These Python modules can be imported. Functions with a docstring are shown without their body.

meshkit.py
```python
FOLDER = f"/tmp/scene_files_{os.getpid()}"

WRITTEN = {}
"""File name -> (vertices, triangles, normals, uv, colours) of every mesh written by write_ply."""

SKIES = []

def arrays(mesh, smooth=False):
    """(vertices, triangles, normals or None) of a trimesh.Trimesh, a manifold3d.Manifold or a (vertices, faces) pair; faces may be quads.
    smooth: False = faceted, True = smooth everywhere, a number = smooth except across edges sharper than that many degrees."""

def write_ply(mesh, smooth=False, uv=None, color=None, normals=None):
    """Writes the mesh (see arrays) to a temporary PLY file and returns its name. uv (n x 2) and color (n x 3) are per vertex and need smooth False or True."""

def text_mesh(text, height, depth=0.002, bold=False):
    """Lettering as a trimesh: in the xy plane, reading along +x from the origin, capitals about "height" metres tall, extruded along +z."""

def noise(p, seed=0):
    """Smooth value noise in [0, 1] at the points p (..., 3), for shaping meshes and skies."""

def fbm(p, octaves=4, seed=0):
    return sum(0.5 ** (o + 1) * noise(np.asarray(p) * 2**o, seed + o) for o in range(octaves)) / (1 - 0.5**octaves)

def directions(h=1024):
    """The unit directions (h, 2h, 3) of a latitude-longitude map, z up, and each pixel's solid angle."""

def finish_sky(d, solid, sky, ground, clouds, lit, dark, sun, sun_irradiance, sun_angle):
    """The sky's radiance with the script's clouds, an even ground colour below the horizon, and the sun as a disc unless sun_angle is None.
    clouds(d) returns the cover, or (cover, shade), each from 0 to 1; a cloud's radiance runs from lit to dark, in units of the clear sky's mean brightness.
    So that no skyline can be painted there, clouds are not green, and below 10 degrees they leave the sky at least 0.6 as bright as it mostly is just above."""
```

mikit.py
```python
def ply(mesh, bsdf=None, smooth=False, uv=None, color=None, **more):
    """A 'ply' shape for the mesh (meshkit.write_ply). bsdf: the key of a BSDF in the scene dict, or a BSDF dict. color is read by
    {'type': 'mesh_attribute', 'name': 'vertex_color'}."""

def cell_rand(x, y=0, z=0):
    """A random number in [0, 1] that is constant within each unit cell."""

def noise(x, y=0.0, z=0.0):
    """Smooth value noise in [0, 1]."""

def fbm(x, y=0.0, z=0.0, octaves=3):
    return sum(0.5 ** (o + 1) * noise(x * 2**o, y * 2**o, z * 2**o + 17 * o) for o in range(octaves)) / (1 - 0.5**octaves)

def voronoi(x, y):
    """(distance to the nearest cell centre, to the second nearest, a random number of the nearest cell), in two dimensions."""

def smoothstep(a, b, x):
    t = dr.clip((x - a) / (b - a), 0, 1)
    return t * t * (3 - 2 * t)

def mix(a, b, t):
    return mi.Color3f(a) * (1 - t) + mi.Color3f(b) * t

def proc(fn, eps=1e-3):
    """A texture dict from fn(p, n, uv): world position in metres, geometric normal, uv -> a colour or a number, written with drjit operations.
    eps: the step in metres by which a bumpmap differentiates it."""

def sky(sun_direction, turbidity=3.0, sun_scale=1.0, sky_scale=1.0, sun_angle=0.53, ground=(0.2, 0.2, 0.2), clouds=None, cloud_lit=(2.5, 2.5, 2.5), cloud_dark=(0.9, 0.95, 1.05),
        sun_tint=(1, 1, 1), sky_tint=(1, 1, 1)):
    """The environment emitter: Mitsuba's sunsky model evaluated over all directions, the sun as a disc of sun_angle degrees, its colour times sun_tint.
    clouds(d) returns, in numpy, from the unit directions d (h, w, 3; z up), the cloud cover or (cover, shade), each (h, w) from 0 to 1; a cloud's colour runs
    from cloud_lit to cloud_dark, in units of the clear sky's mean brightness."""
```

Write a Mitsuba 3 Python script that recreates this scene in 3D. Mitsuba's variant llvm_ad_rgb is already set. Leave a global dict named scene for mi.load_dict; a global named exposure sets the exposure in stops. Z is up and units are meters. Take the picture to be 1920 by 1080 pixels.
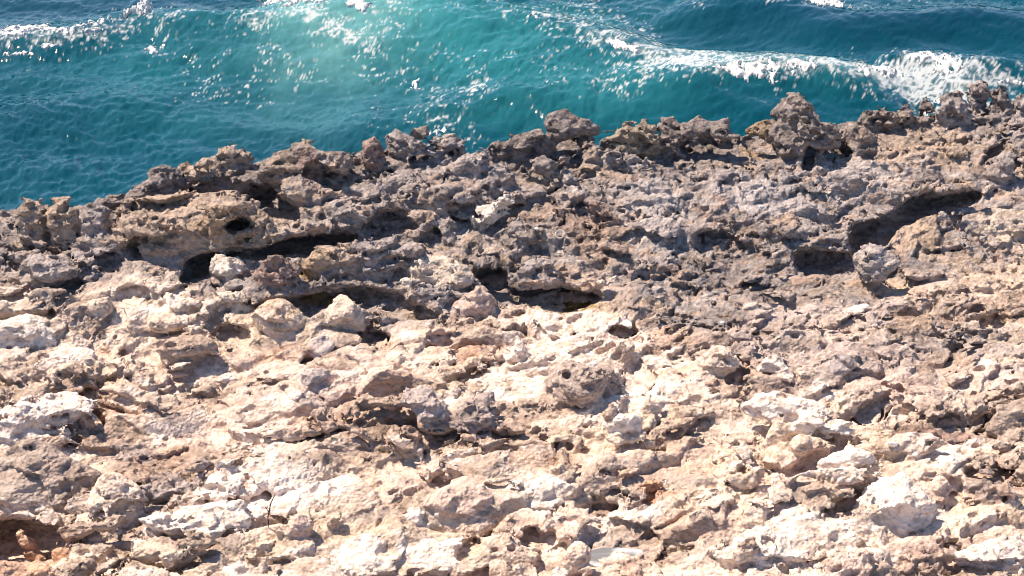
import math, time
import numpy as np, trimesh
import drjit as dr
import mitsuba as mi
import mikit, meshkit
from scipy.spatial import cKDTree
from scipy.ndimage import map_coordinates

T = mi.ScalarTransform4f
scene, labels = {}, {}
T0 = time.time()

# ------------------------------------------------------------------ camera, sky, exposure
CAM = np.array([0.0, 0.0, 4.5]); PITCH = math.radians(28.0); HFOV = 40.0
FOC = 960 / math.tan(math.radians(HFOV / 2))
FWD = np.array([0, math.cos(PITCH), -math.sin(PITCH)]); UPV = np.array([0, math.sin(PITCH), math.cos(PITCH)]); RIGHT = np.array([1.0, 0, 0])
scene['camera'] = {'type': 'perspective', 'fov': HFOV, 'fov_axis': 'x', 'near_clip': 0.1, 'far_clip': 20000.0,
                   'to_world': T().look_at(origin=CAM.tolist(), target=(CAM + FWD).tolist(), up=[0, 0, 1])}
scene['sky_light'] = mikit.sky([-0.46, 0.31, 0.83], turbidity=3.0, sky_scale=0.7, sky_tint=(1.0, 0.96, 0.92), sun_tint=(1.0, 0.965, 0.99), ground=(0.25, 0.25, 0.25))
exposure = 2.45
SEA_Z = -6.0

# ------------------------------------------------------------------ helpers
def ray(px, py):
    d = FWD + (px - 960) / FOC * RIGHT - (py - 540) / FOC * UPV
    return d / np.linalg.norm(d)

def F32(a): return np.ascontiguousarray(a, dtype=np.float32)

def sstep(a, b, x):
    t = np.clip((x - a) / (b - a), 0, 1); return t * t * (3 - 2 * t)

def grey_ramp(x, xs, ys): return np.interp(x, xs, ys)

# shore frame: s runs along the shore, t across it towards the sea
ANG = math.radians(16.0); CA, SA = math.cos(ANG), math.sin(ANG)
def st(x, y): return x * CA + y * SA, -x * SA + y * CA

# ground height before noise and features
CREST = 9.55
def H(x, y, drop=True):
    x = np.asarray(x, float); y = np.asarray(y, float)
    s, t = st(x, y)
    h = 0.35 * sstep(7.3, CREST - 0.15, t)
    p = np.stack([s / 1.9, t / 1.1, np.zeros_like(s)], -1)
    h = h + 0.22 * (meshkit.fbm(p, 2, 3) - 0.5) * (1 - sstep(8.6, 9.3, t))
    if not drop: return h
    c = CREST + 0.25 * (meshkit.noise(np.stack([s / 0.9, s * 0, s * 0 + 3.3], -1), 8) - 0.5)
    h = h + 0.20 * sstep(0.55, 0.95, s) * (1 - sstep(2.0, 2.5, s)) * sstep(8.2, 9.2, t)
    h = h - 1.3 * sstep(c - 0.02, c + 0.40, t)
    return h

def at(px, py, zoff=0.0):
    d = ray(px, py); a, b = 3.0, 20.0
    ts = np.linspace(a, b, 400); P = CAM + ts[:, None] * d
    g = P[:, 2] - H(P[:, 0], P[:, 1]) - zoff
    k = np.argmax(g < 0)
    if k == 0: k = 399
    t0, t1 = ts[k - 1], ts[k]; g0, g1 = g[k - 1], g[k]
    p = CAM + (t0 + (t1 - t0) * g0 / (g0 - g1 + 1e-9)) * d
    if st(p[0], p[1])[1] > CREST - 0.05:                     # past the edge: stand it on the edge itself
        nt = np.array([-SA, CA, 0.0]); p = CAM + d * ((CREST - 0.08 - CAM @ nt) / (d @ nt))
    return p

def on_plane(px, py, o, n):
    d = ray(px, py); return CAM + d * (np.dot(o - CAM, n) / np.dot(d, n))

def sea_at(px, py, z=None):
    d = ray(px, py); z = SEA_Z if z is None else z
    return CAM + d * ((z - CAM[2]) / d[2])

def poly_sdf(S, Tt, poly):
    """signed distance to a polygon, negative inside"""
    d = np.full(S.shape, 1e9, np.float32); inside = np.zeros(S.shape, bool); n = len(poly)
    for i in range(n):
        ax, ay = poly[i]; bx, by = poly[(i + 1) % n]
        ex, ey = bx - ax, by - ay; wx, wy = S - ax, Tt - ay
        h = np.clip((wx * ex + wy * ey) / (ex * ex + ey * ey + 1e-12), 0, 1)
        dx, dy = wx - ex * h, wy - ey * h
        d = np.minimum(d, dx * dx + dy * dy)
        if abs(ey) > 1e-9:
            c = (ay > Tt) != (by > Tt)
            inside ^= c & (S < ex * (Tt - ay) / ey + ax)
    d = np.sqrt(d); return np.where(inside, -d, d)

def poly_table(poly, n=128):
    """the same, tabulated over the polygon's surroundings: a function of (S, T)"""
    lo, hi = poly.min(0), poly.max(0); m = 0.35 * (hi - lo).max(); lo, hi = lo - m, hi + m
    gx, gy = np.meshgrid(np.linspace(lo[0], hi[0], n), np.linspace(lo[1], hi[1], n), indexing='ij')
    tab = poly_sdf(gx, gy, poly); k = (n - 1) / (hi - lo)
    def f(S, Q):
        a, b = (S - lo[0]) * k[0], (Q - lo[1]) * k[1]
        ca, cb = np.clip(a, 0, n - 1.001), np.clip(b, 0, n - 1.001)
        i, j = ca.astype(np.int32), cb.astype(np.int32); u, v = (ca - i).astype(np.float32), (cb - j).astype(np.float32)
        t = tab.astype(np.float32)
        d = (t[i, j] * (1 - u) + t[i + 1, j] * u) * (1 - v) + (t[i, j + 1] * (1 - u) + t[i + 1, j + 1] * u) * v
        return d + np.hypot((a - ca) / k[0], (b - cb) / k[1])
    return f, float(-tab.min())

def smooth_poly(p, n=2):
    p = np.asarray(p, float)
    for _ in range(n):
        q = np.roll(p, -1, 0)
        p = np.stack([0.8 * p + 0.2 * q, 0.2 * p + 0.8 * q], 1).reshape(-1, 2)
    return p

# drjit noise, evaluated from numpy points
def vnoise(x, y, z): return mikit.noise(x, y, z)
def dfbm(x, y, z, octv, ridged=False):
    a, tot, out = 0.5, 0.0, 0.0
    for o in range(octv):
        n = mikit.noise(x, y, z + 13.7 * o)
        if ridged: n = 1 - dr.abs(2 * n - 1)
        out = out + a * n; tot += a; a *= 0.5
        x, y, z = 1.62 * x + 1.17 * y + 3.1, -1.17 * x + 1.62 * y + 0.31 * z, 2.03 * z + 0.27 * x
    return out / tot
def worley(x, y, z, seed=0.0):
    ix, iy, iz = dr.floor(x), dr.floor(y), dr.floor(z)
    f1, f2, cr = mi.Float(9), mi.Float(9), mi.Float(0)
    for a in (-1, 0, 1):
        for b in (-1, 0, 1):
            for c in (-1, 0, 1):
                cx, cy, cz = ix + a, iy + b, iz + c
                r = mikit.cell_rand(cx + seed, cy, cz)
                r2 = dr.abs(r * 7919.0 - dr.floor(r * 7919.0)); r3 = dr.abs(r * 104729.0 - dr.floor(r * 104729.0))
                d = dr.square(cx + 0.1 + 0.8 * r - x) + dr.square(cy + 0.1 + 0.8 * r2 - y) + dr.square(cz + 0.1 + 0.8 * r3 - z)
                f2 = dr.select(d < f1, f1, dr.minimum(f2, d)); cr = dr.select(d < f1, r3, cr); f1 = dr.minimum(f1, d)
    return dr.sqrt(f1), dr.sqrt(f2), cr

def facets(x, y, z, seed=0.0):
    """broken stone: every cell of space is cut by a plane of its own; the height of that plane over the cell's middle, and a step of the cell's own"""
    ix, iy, iz = dr.floor(x), dr.floor(y), dr.floor(z)
    f1, cr, vx, vy, vz = mi.Float(9), mi.Float(0), mi.Float(0), mi.Float(0), mi.Float(0)
    for a in (-1, 0, 1):
        for b in (-1, 0, 1):
            for c in (-1, 0, 1):
                cx, cy, cz = ix + a, iy + b, iz + c
                r = mikit.cell_rand(cx + seed, cy, cz)
                r2 = dr.abs(r * 7919.0 - dr.floor(r * 7919.0)); r3 = dr.abs(r * 104729.0 - dr.floor(r * 104729.0))
                ex, ey, ez = x - cx - 0.05 - 0.9 * r, y - cy - 0.05 - 0.9 * r2, z - cz - 0.05 - 0.9 * r3
                d = ex * ex + ey * ey + ez * ez; near = d < f1
                f1 = dr.select(near, d, f1); cr = dr.select(near, r3, cr); vx = dr.select(near, ex, vx); vy = dr.select(near, ey, vy); vz = dr.select(near, ez, vz)
    q = dr.abs(cr * 733.0 - dr.floor(cr * 733.0)); w = dr.abs(cr * 5381.0 - dr.floor(cr * 5381.0))
    return (q - 0.5) * vx + (w - 0.5) * vy - 0.35 * vz, cr - 0.5

# ------------------------------------------------------------------ zones
ZONE = [(-400, 640), (0, 590), (200, 575), (330, 545), (460, 560), (560, 590), (700, 560), (830, 590), (960, 575), (1130, 570), (1230, 580), (1320, 605), (1480, 580), (1600, 545), (1920, 525), (2400, 510)]
_zp = np.array([at(x, y) for x, y in ZONE]); _zs, _zt = st(_zp[:, 0], _zp[:, 1])
def zone_grey(x, y):
    """0 in the cream inner shelf, 1 in the grey spray belt along the edge"""
    s, t = st(x, y)
    n = meshkit.fbm(np.stack([s / 0.5, t / 0.35, s * 0], -1), 3, 21) - 0.5
    d = t - np.interp(s, _zs, _zt) + 1.1 * n
    return sstep(-0.16, 0.2, d)
def zone_tan(x, y):
    """the browner right-hand middle of the shelf"""
    s, t = st(x, y)
    a = at(1330, 640); b = at(1500, 780)
    n = meshkit.fbm(np.stack([s / 0.6, t / 0.3, s * 0 + 5], -1), 3, 22) - 0.5
    return sstep(-0.3, 0.5, (x - a[0]) + 0.9 * n) * sstep(b[1] - 0.5, b[1] + 0.5, y + 0.8 * n)

def zone_calm(x, y):
    """the right-hand middle of the shelf, which lies flatter and is broken on a finer scale"""
    n = meshkit.fbm(np.stack([x / 0.8, y / 0.8, x * 0 + 2], -1), 2, 23) - 0.5
    return sstep(0.0, 1.3, x + 1.2 * n) * sstep(6.8, 7.5, y + 0.8 * n)

# ------------------------------------------------------------------ the volume grid of the rock shelf
NU, NW = 720, 76
DEPTH = lambda y: y * math.cos(PITCH) + CAM[2] * math.sin(PITCH)
UMAX = math.tan(math.radians(HFOV / 2)) * 1.07
yv = [4.8]
while yv[-1] < 12.6: yv.append(yv[-1] + DEPTH(yv[-1]) * 0.00208)
yv = np.array(yv); NV = len(yv); uu = np.linspace(-UMAX, UMAX, NU); ww = np.linspace(-0.36, 0.56, NW)
dv, su = DEPTH(yv), DEPTH(yv) / 11.0
XC = uu[None, :] * dv[:, None]; YC = np.repeat(yv[:, None], NU, 1)
HC = H(XC, YC, False); HD = H(XC, YC); GC = zone_grey(XC, YC); CALM = zone_calm(XC, YC); SC, TC = st(XC, YC)
F = np.empty((NV, NU, NW), np.float32); N1 = np.empty((NV, NU, NW), np.float16); OWN = np.zeros((NV, NU, NW), np.int16)
LIVE = TC < CREST + 0.75

def terrain_fields(x, y, z, h, g, calm):
    """(field, detail noise) of the bedrock at drjit points; h the ground height, g the greyness of the belt"""
    s, t = x * CA + y * SA, -x * SA + y * CA
    wx = dfbm(s * 2.2, t * 2.6, z * 2.6, 2) - 0.5; wy = dfbm(s * 2.2 + 31, t * 2.6, z * 2.6 + 7, 2) - 0.5
    hx = dfbm(s * 9, t * 11, z * 11, 2) - 0.5; hy = dfbm(s * 9 + 17, t * 11, z * 11 + 5, 2) - 0.5
    ls, lt, lz = s + 0.34 * wx + 0.07 * hx, t + 0.26 * wy + 0.06 * hy, z + 0.12 * wx + 0.05 * hy
    f1, f2, cr = worley(ls / 0.52 + 0.5 * lt, lt / 0.27, lz / 0.30, 5.0)
    edge = f2 - f1
    lump = dr.minimum(edge, 0.40)
    patch = mikit.smoothstep(0.44, 0.56, dfbm(ls * 2.1 + 9, lt * 3.4, z * 1.2, 3))
    rr = mikit.smoothstep(0.1, 0.85, patch * 0.62 + g * 0.55)
    mid = dfbm(ls * 4.5, lt * 6.5, lz * 7.5, 2) - 0.5
    rough = dfbm(s * 12 + 2 * wx, t * 17, z * 18, 4, True) - 0.60
    fine = dfbm(s * 36, t * 46, z * 48, 2) - 0.5
    grit = mikit.noise(s * 95, t * 110, z * 115) - 0.5
    lam = dfbm(ls * 2.4, lt * 5.0 + 2.0 * lz, lz * 22.0 + 9 * lt, 2, True) - 0.55
    q1, q2, qr = worley(s / 0.10 + 0.6 * hx + 1.5 * wx, t / 0.062 + 0.8 * hy, z / 0.062 + 0.8 * hx, 9.0)
    pit = mikit.smoothstep(0.52, 0.20, q1 + 0.25 * hx) * dr.select(qr > 0.50 - 0.15 * patch, 1.0, 0.0)
    fa, fs = facets(ls / 0.36, lt / 0.25, lz / 0.24, 33.0)
    fb, ft = facets(s / 0.085 + 0.5 * hx, t / 0.062 + 0.5 * hy, z / 0.062, 47.0)
    rim = mikit.smoothstep(8.9, 9.35, t)
    quiet = (1 - 0.35 * g) * (1 - 0.62 * calm) * (1 - 0.5 * rim)
    sm = mikit.smoothstep(0.47, 0.58, dfbm(ls * 1.1 + 3, lt * 1.7 + 8, z * 0.8, 3)); het = 1 - 0.62 * sm       # faces worn smooth between the broken ones
    n = 0.06 * mid + (0.098 * fa + 0.040 * fs) * (1 - 0.35 * calm) + (0.030 * fb + 0.013 * ft) * (0.5 + 0.5 * rr) * het + (0.022 + 0.046 * rr) * rough * het + (0.016 + 0.018 * rr) * fine + (0.005 + 0.006 * rr) * grit - (0.042 + 0.004 * rr) * pit * (0.45 + 0.55 * het)  + (0.012 + 0.022 * rr) * lam * mikit.smoothstep(9.5, 8.6, t)
    crev = mikit.smoothstep(0.13, 0.0, edge) * (0.4 + 0.6 * patch)
    c1, c2, cq = worley(ls / 0.62 + 0.8 * hx, lt / 0.36 + 1.1 * hy, lz / 0.40 + 0.3, 21.0)                     # hollows of a hand's to an arm's width in the grey belt
    cave = mikit.smoothstep(0.50, 0.26, c1 + 0.5 * hx) * dr.select(cq > 0.50, 1.0, 0.0) * (0.5 + 0.5 * g)
    f = (z - h) * 0.85 - quiet * 0.11 * (lump - 0.2) - quiet * 0.10 * (cr - 0.5) * mikit.smoothstep(0.02, 0.22, edge) + 0.035 * crev + 0.09 * quiet * cave - n
    return f, n

for v0 in range(0, NV, 40):
    v1 = min(NV, v0 + 40)
    sl = slice(v0, v1)
    Z = HC[sl, :, None] + ww[None, None, :] * su[sl, None, None]
    rel = ww[None, None, :] * su[sl, None, None] + 0 * Z
    rel = rel + (HC[sl] - HD[sl])[:, :, None]
    base = (rel * 0.85).astype(np.float32)
    sel = (np.abs(rel) < 0.27) | ((rel > 0) & (TC[sl] > 8.4)[:, :, None])      # the band that noise can reach, and room for outcrops on the edge
    sel &= LIVE[sl, :, None]
    idx = np.flatnonzero(sel)
    col = idx // NW
    cs = F32(CALM[sl].ravel()[col])
    xs, ys, hs, gs = F32(XC[sl].ravel()[col]), F32(YC[sl].ravel()[col]), F32(HD[sl].ravel()[col]), F32(GC[sl].ravel()[col])
    if len(idx): f, n = terrain_fields(mi.Float(xs), mi.Float(ys), mi.Float(F32(Z.ravel()[idx])), mi.Float(hs), mi.Float(gs), mi.Float(cs))
    fr = base.ravel().copy(); fr[~np.repeat(LIVE[sl].ravel(), NW)] = 9.0
    nr = np.zeros(fr.shape, np.float16)
    if len(idx): fr[idx] = np.array(f); nr[idx] = np.array(n).astype(np.float16)
    F[sl] = fr.reshape(base.shape); N1[sl] = nr.reshape(base.shape)
print('terrain field', time.time() - T0, F.shape)

def sub(lo, hi):
    """index box of the grid that covers a world box"""
    v0, v1 = np.searchsorted(yv, [lo[1], hi[1]]); v0 = max(0, v0 - 1); v1 = min(NV, v1 + 1)
    if v1 - v0 < 2: return None
    us = [c / DEPTH(y) for c in (lo[0], hi[0]) for y in (yv[v0], yv[v1 - 1])]
    u0, u1 = np.searchsorted(uu, [min(us), max(us)]); u0 = max(0, u0 - 1); u1 = min(NU, u1 + 1)
    if u1 - u0 < 2: return None
    hc = HC[v0:v1, u0:u1]; s_ = su[v0:v1].min()
    w0, w1 = np.searchsorted(ww, [(lo[2] - hc.max()) / s_, (hi[2] - hc.min()) / s_])
    w0 = max(0, w0 - 2); w1 = min(NW, w1 + 2)
    return None if w1 - w0 < 2 else (slice(v0, v1), slice(u0, u1), slice(w0, w1))

def pts(box):
    a, b, c = box
    X = XC[a, b][:, :, None]; Y = YC[a, b][:, :, None]; Z = HC[a, b][:, :, None] + ww[None, None, c] * su[a][:, None, None]
    return X.astype(np.float32), Y.astype(np.float32), Z.astype(np.float32)

ROCK = {}          # owner number -> (key, palette)
COUNT = {}
def key_of(name):
    k = COUNT.get(name, 0); COUNT[name] = k + 1
    return name if k == 0 else f'{name}_{k:03d}'

def frame(n):
    e1 = np.cross([0, 0, 1.0], n); e1 /= np.linalg.norm(e1)
    if e1[0] < 0: e1 = -e1
    e2 = np.cross(n, e1)
    if e2[2] < 0: e2 = -e2
    return e1, e2

def surf(px, py):
    """where the line of sight meets the shelf as it has been built so far"""
    d = ray(px, py); P = CAM + np.arange(5.0, 16.0, 0.008)[:, None] * d
    ok = (P[:, 1] > yv[0]) & (P[:, 1] < yv[-2]); P = P[ok]
    iv = np.searchsorted(yv, P[:, 1]); iu = np.clip(np.searchsorted(uu, P[:, 0] / DEPTH(P[:, 1])), 0, NU - 1)
    iw = np.searchsorted(ww, (P[:, 2] - HC[iv, iu]) / su[iv]); ins = (iw >= 0) & (iw < NW)
    f = np.where(ins, F[iv, iu, np.clip(iw, 0, NW - 1)], 9.0); k = np.argmax(f < 0)
    return P[k] if f[k] < 0 else at(px, py)

def add_rock(poly, q=0.7, thick=0.8, sink=0.15, back=None, p=2.2, amp=1.0, name=None, pal=None, label=None, group=None, dz=0.0, contact=None, blend=0.0, cat='rock', tops=None, chip=True):
    solid = group == 'crags along the sea edge' or name == 'rock_pinnacle' or contact is not None
    """an outcrop or stone with the outline poly, swelling to thick times its half-width on both sides of its mid plane; it stands on the ground where the lowest point of its outline stands (contact)"""
    poly = np.asarray(poly, float)
    cx, cy = (poly.min(0) + poly.max(0)) / 2; low = poly[:, 1].max() if contact is None else contact
    g = at(cx, cy + (low - 0.12 * (poly[:, 1].max() - poly[:, 1].min()) - cy) * q, dz)
    if name is not None and not solid and 0 < cx < 1920:
        py_ = cy + (low - 0.12 * (poly[:, 1].max() - poly[:, 1].min()) - cy) * q
        hits = [surf(cx + k * (poly[:, 0].max() - cx), py_) for k in (-0.5, 0.0, 0.5)]
        g = CAM + ray(cx, py_) * np.median([np.linalg.norm(h_ - CAM) for h_ in hits])
    vd = -ray(cx, cy); n = q * vd + (1 - q) * np.array([0, 0, 1.0]); n /= np.linalg.norm(n)
    e1, e2 = frame(n)
    W = np.array([on_plane(a, b, g, n) for a, b in smooth_poly(poly, 1)])
    loc = np.stack([(W - g) @ e1, (W - g) @ e2], 1)
    sdf, R = poly_table(loc)
    h = thick * R
    if solid: p = max(p, 3.2)
    if name is not None and not solid: sink = max(sink, -0.25) - 0.02
    o = g - n * (sink * h if back is None else back)
    lo = (W - g + o).min(0) - np.abs(n) * h - 0.05; hi = (W - g + o).max(0) + np.abs(n) * h + 0.05
    box = sub(lo, hi)
    if box is None: print('lost', label); return
    X, Y, Z = pts(box); X, Y, Z = X - o[0], Y - o[1], Z - o[2]
    S = (X * e1[0] + Y * e1[1] + Z * e1[2]).astype(np.float32); Q = (X * e2[0] + Y * e2[1] + Z * e2[2]).astype(np.float32); E = (X * n[0] + Y * n[1] + Z * n[2]).astype(np.float32)
    d2 = sdf(S, Q)
    m = np.clip(-d2 / R, 0, 1)
    prof = h * (1 - (1 - m) ** p) ** (1 / p)
    if tops is not None:                                   # facets: the face falls away from a hip through the middle
        E = E + tops[0] * np.abs(S - tops[2] * R) + tops[1] * np.maximum(Q, 0)
    d = np.where(d2 > 0, np.hypot(d2, np.maximum(np.abs(E) - 0.1 * h, 0)), (np.abs(E) - prof) * 0.65)
    rg = np.random.default_rng(int(abs(poly).sum()) % 99991)          # broken faces: planes that strike off its corners
    half = np.array([np.ptp(loc[:, 0]) / 2, np.ptp(loc[:, 1]) / 2, h]); mid_ = (loc.min(0) + loc.max(0)) / 2
    for _ in range(0 if name is None or not chip else 9 if solid else 7):
        v_ = rg.normal(size=3) * [1, 1, 0.9]; v_ /= np.linalg.norm(v_)
        if v_[2] < -0.2: continue
        ext = np.linalg.norm(v_ * half) * rg.uniform(*((0.86, 1.05) if solid else (0.74, 0.98)))
        d = np.maximum(d, ((S - mid_[0]) * v_[0] + (Q - mid_[1]) * v_[1] + E * v_[2] - ext) * 0.8)
    if solid: d = d - 1.1 * amp * np.clip(N1[box].astype(np.float32), -0.05, 0.055)
    else: d = d - (0.15 + 1.05 * amp) * np.clip(N1[box].astype(np.float32), -0.10, 0.055) + 0.004
    cur = F[box]
    mine = d < cur
    if name is None: own = 0
    else:
        own = len(ROCK) + 1; key = key_of(name); ROCK[own] = (key, pal)
        labels[key] = {'label': label, 'category': cat}
        if group: labels[key]['group'] = group
    OWN[box] = np.where(mine, own, OWN[box])
    if blend > 0:
        k = np.clip(0.5 + 0.5 * (cur - d) / blend, 0, 1)
        F[box] = cur * (1 - k) + d * k - blend * k * (1 - k)
    else: F[box] = np.minimum(cur, d)

def carve(poly, depth=0.9, amp=0.9, dz=0.0, front=0.75, slope=None, p=3.0):
    """a hollow that opens to the viewer's side of the rock with the outline poly"""
    poly = np.asarray(poly, float); cx, cy = (poly.min(0) + poly.max(0)) / 2
    g = at(cx, cy, dz); n = ray(cx, cy); e1, e2 = frame(-n)
    W = np.array([on_plane(a, b, g, n) for a, b in smooth_poly(poly, 1)])
    loc = np.stack([(W - g) @ e1, (W - g) @ e2], 1)
    sdf, R = poly_table(loc)
    D = depth * max(R * 2.6, 0.11)
    ct = 1.5 if slope is None else slope
    ext = np.abs(loc[:, 1]).max() * ct
    A = np.vstack([W - n * (ext + front), W + n * (ext + D)])
    box = sub(A.min(0) - 0.04, A.max(0) + 0.04)
    if box is None: return
    X, Y, Z = pts(box); X, Y, Z = X - g[0], Y - g[1], Z - g[2]
    S = X * e1[0] + Y * e1[1] + Z * e1[2]; Q = X * e2[0] + Y * e2[1] + Z * e2[2]; E = X * n[0] + Y * n[1] + Z * n[2]
    d2 = sdf(S, Q) - 0.03
    m = np.clip(-d2 / R, 0, 1); prof = D * (1 - (1 - m) ** p) ** (1 / p)
    e = E - Q * ct
    d = np.maximum(np.maximum(d2, np.where(d2 < 0, (e - prof) * 0.55, d2)), -(e + front))
    d = d + amp * N1[box].astype(np.float32)
    F[box] = np.maximum(F[box], -d)


# ------------------------------------------------------------------ outcrops, boulders and hollows, back to front
R, C = add_rock, carve
G1, G2, G3 = 'crags along the sea edge', 'loose pale stones on the shelf', 'rounded boulders of the shelf'
# crest of the edge, left to right
R([(22,427),(25,400),(50,370),(67,377),(88,397),(90,420),(84,460),(57,460),(30,455)], 1, 0.8, name='rock_crag', pal='tan', label='knobbly brown crag at the far left end of the sea edge', group=G1)
R([(88,400),(103,383),(125,373),(142,380),(150,397),(149,430),(130,460),(100,455),(88,430)], 1, 0.8, name='rock_crag', pal='tan', label='second crag from the left on the sea edge, with a dark pit in its top', group=G1)
R([(148,405),(160,380),(177,377),(197,390),(202,420),(195,455),(160,455),(148,430)], 1, 0.8, name='rock_crag', pal='grey', label='third crag from the left on the sea edge, rounded and pitted', group=G1)
R([(230,374),(250,352),(277,336),(305,322),(325,323),(340,336),(345,352),(335,375),(320,400),(290,410),(250,405),(235,390)], 1, 0.75, name='rock_crag', pal='dgrey', label='jagged grey crag left of the overhanging crag with the sea notch beside it', group=G1)
R([(370,345),(405,325),(440,330),(466,325),(500,350),(520,375),(515,410),(470,420),(400,410),(365,380)], 1, 0.5, back=0.16, pal=None)
R([(355,335),(390,325),(470,320),(520,345),(560,380),(570,430),(480,440),(380,420)], 1, 0.5, back=0.42, pal=None)
R([(344,323),(360,312),(382,296),(405,293),(417,275),(437,273),(447,286),(461,294),(466,315),(463,328),(445,334),(415,334),(407,328),(390,332),(370,342),(350,342)], 0.9, 1.0, back=-0.06, contact=392, name='rock_crag', pal='tan', label='overhanging crag with a dark hollow under its lip, above the wide slab on the left', group=G1, tops=(0.25,0.0,0.2))
R([(480,335),(486,303),(505,290),(540,276),(575,273),(600,285),(640,280),(660,290),(655,330),(600,345),(520,350)], 0.8, 0.6, sink=0.4, pal=None, blend=0.03)
R([(678,284),(683,266),(694,259),(702,253),(710,264),(717,278),(722,320),(675,320)], 1, 0.8, name='rock_crag', pal='red', label='small reddish spike on the sea edge left of the twin-horned crag', group=G1)
R([(727,275),(730,255),(737,247),(740,239),(748,238),(754,248),(765,253),(775,255),(787,262),(805,272),(815,290),(790,300),(745,295),(730,290)], 1, 0.7, name='rock_crag', pal='grey', chip=False, label='smooth grey twin-horned crag on the sea edge with a pale tip', group=G1)
R([(770,256),(787,237),(800,234),(807,245),(801,258),(795,268),(782,268)], 1, 0.7, contact=292, back=0.0, name='rock_crag', pal='dgrey', chip=False, label='leaning flat-topped blade of rock at the right of the twin-horned crag', group=G1)
R([(805,275),(808,258),(813,255),(819,265),(822,280),(835,290),(812,300)], 1, 0.8, contact=300, pal=None)
R([(822,266),(835,259),(850,260),(860,272),(872,284),(868,297),(845,300),(828,292)], 1, 0.8, name='rock_crag', pal='grey', label='low grey knob on the sea edge just right of the twin-horned crag', group=G1)
R([(908,284),(918,268),(940,261),(957,265),(964,280),(958,297),(930,303),(912,298)], 1, 0.7, name='rock_crag', pal='dgrey', label='rounded grey hump on the sea edge left of the overhanging prow', group=G1)
R([(947,246),(952,236),(962,232),(979,235),(980,250),(985,285),(955,288),(950,260)], 1, 0.8, contact=300, name='rock_crag', pal='dgrey', label='small block perched on the sea edge left of the overhanging prow', group=G1)
R([(950,262),(965,247),(985,246),(1000,238),(1020,236),(1035,260),(1030,300),(990,310),(955,300)], 1, 0.7, pal=None)
R([(1040,272),(1070,257),(1095,243),(1112,250),(1100,272),(1080,285),(1085,305),(1050,310)], 1, 0.5, contact=310, back=0.26, pal='dgrey')
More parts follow.
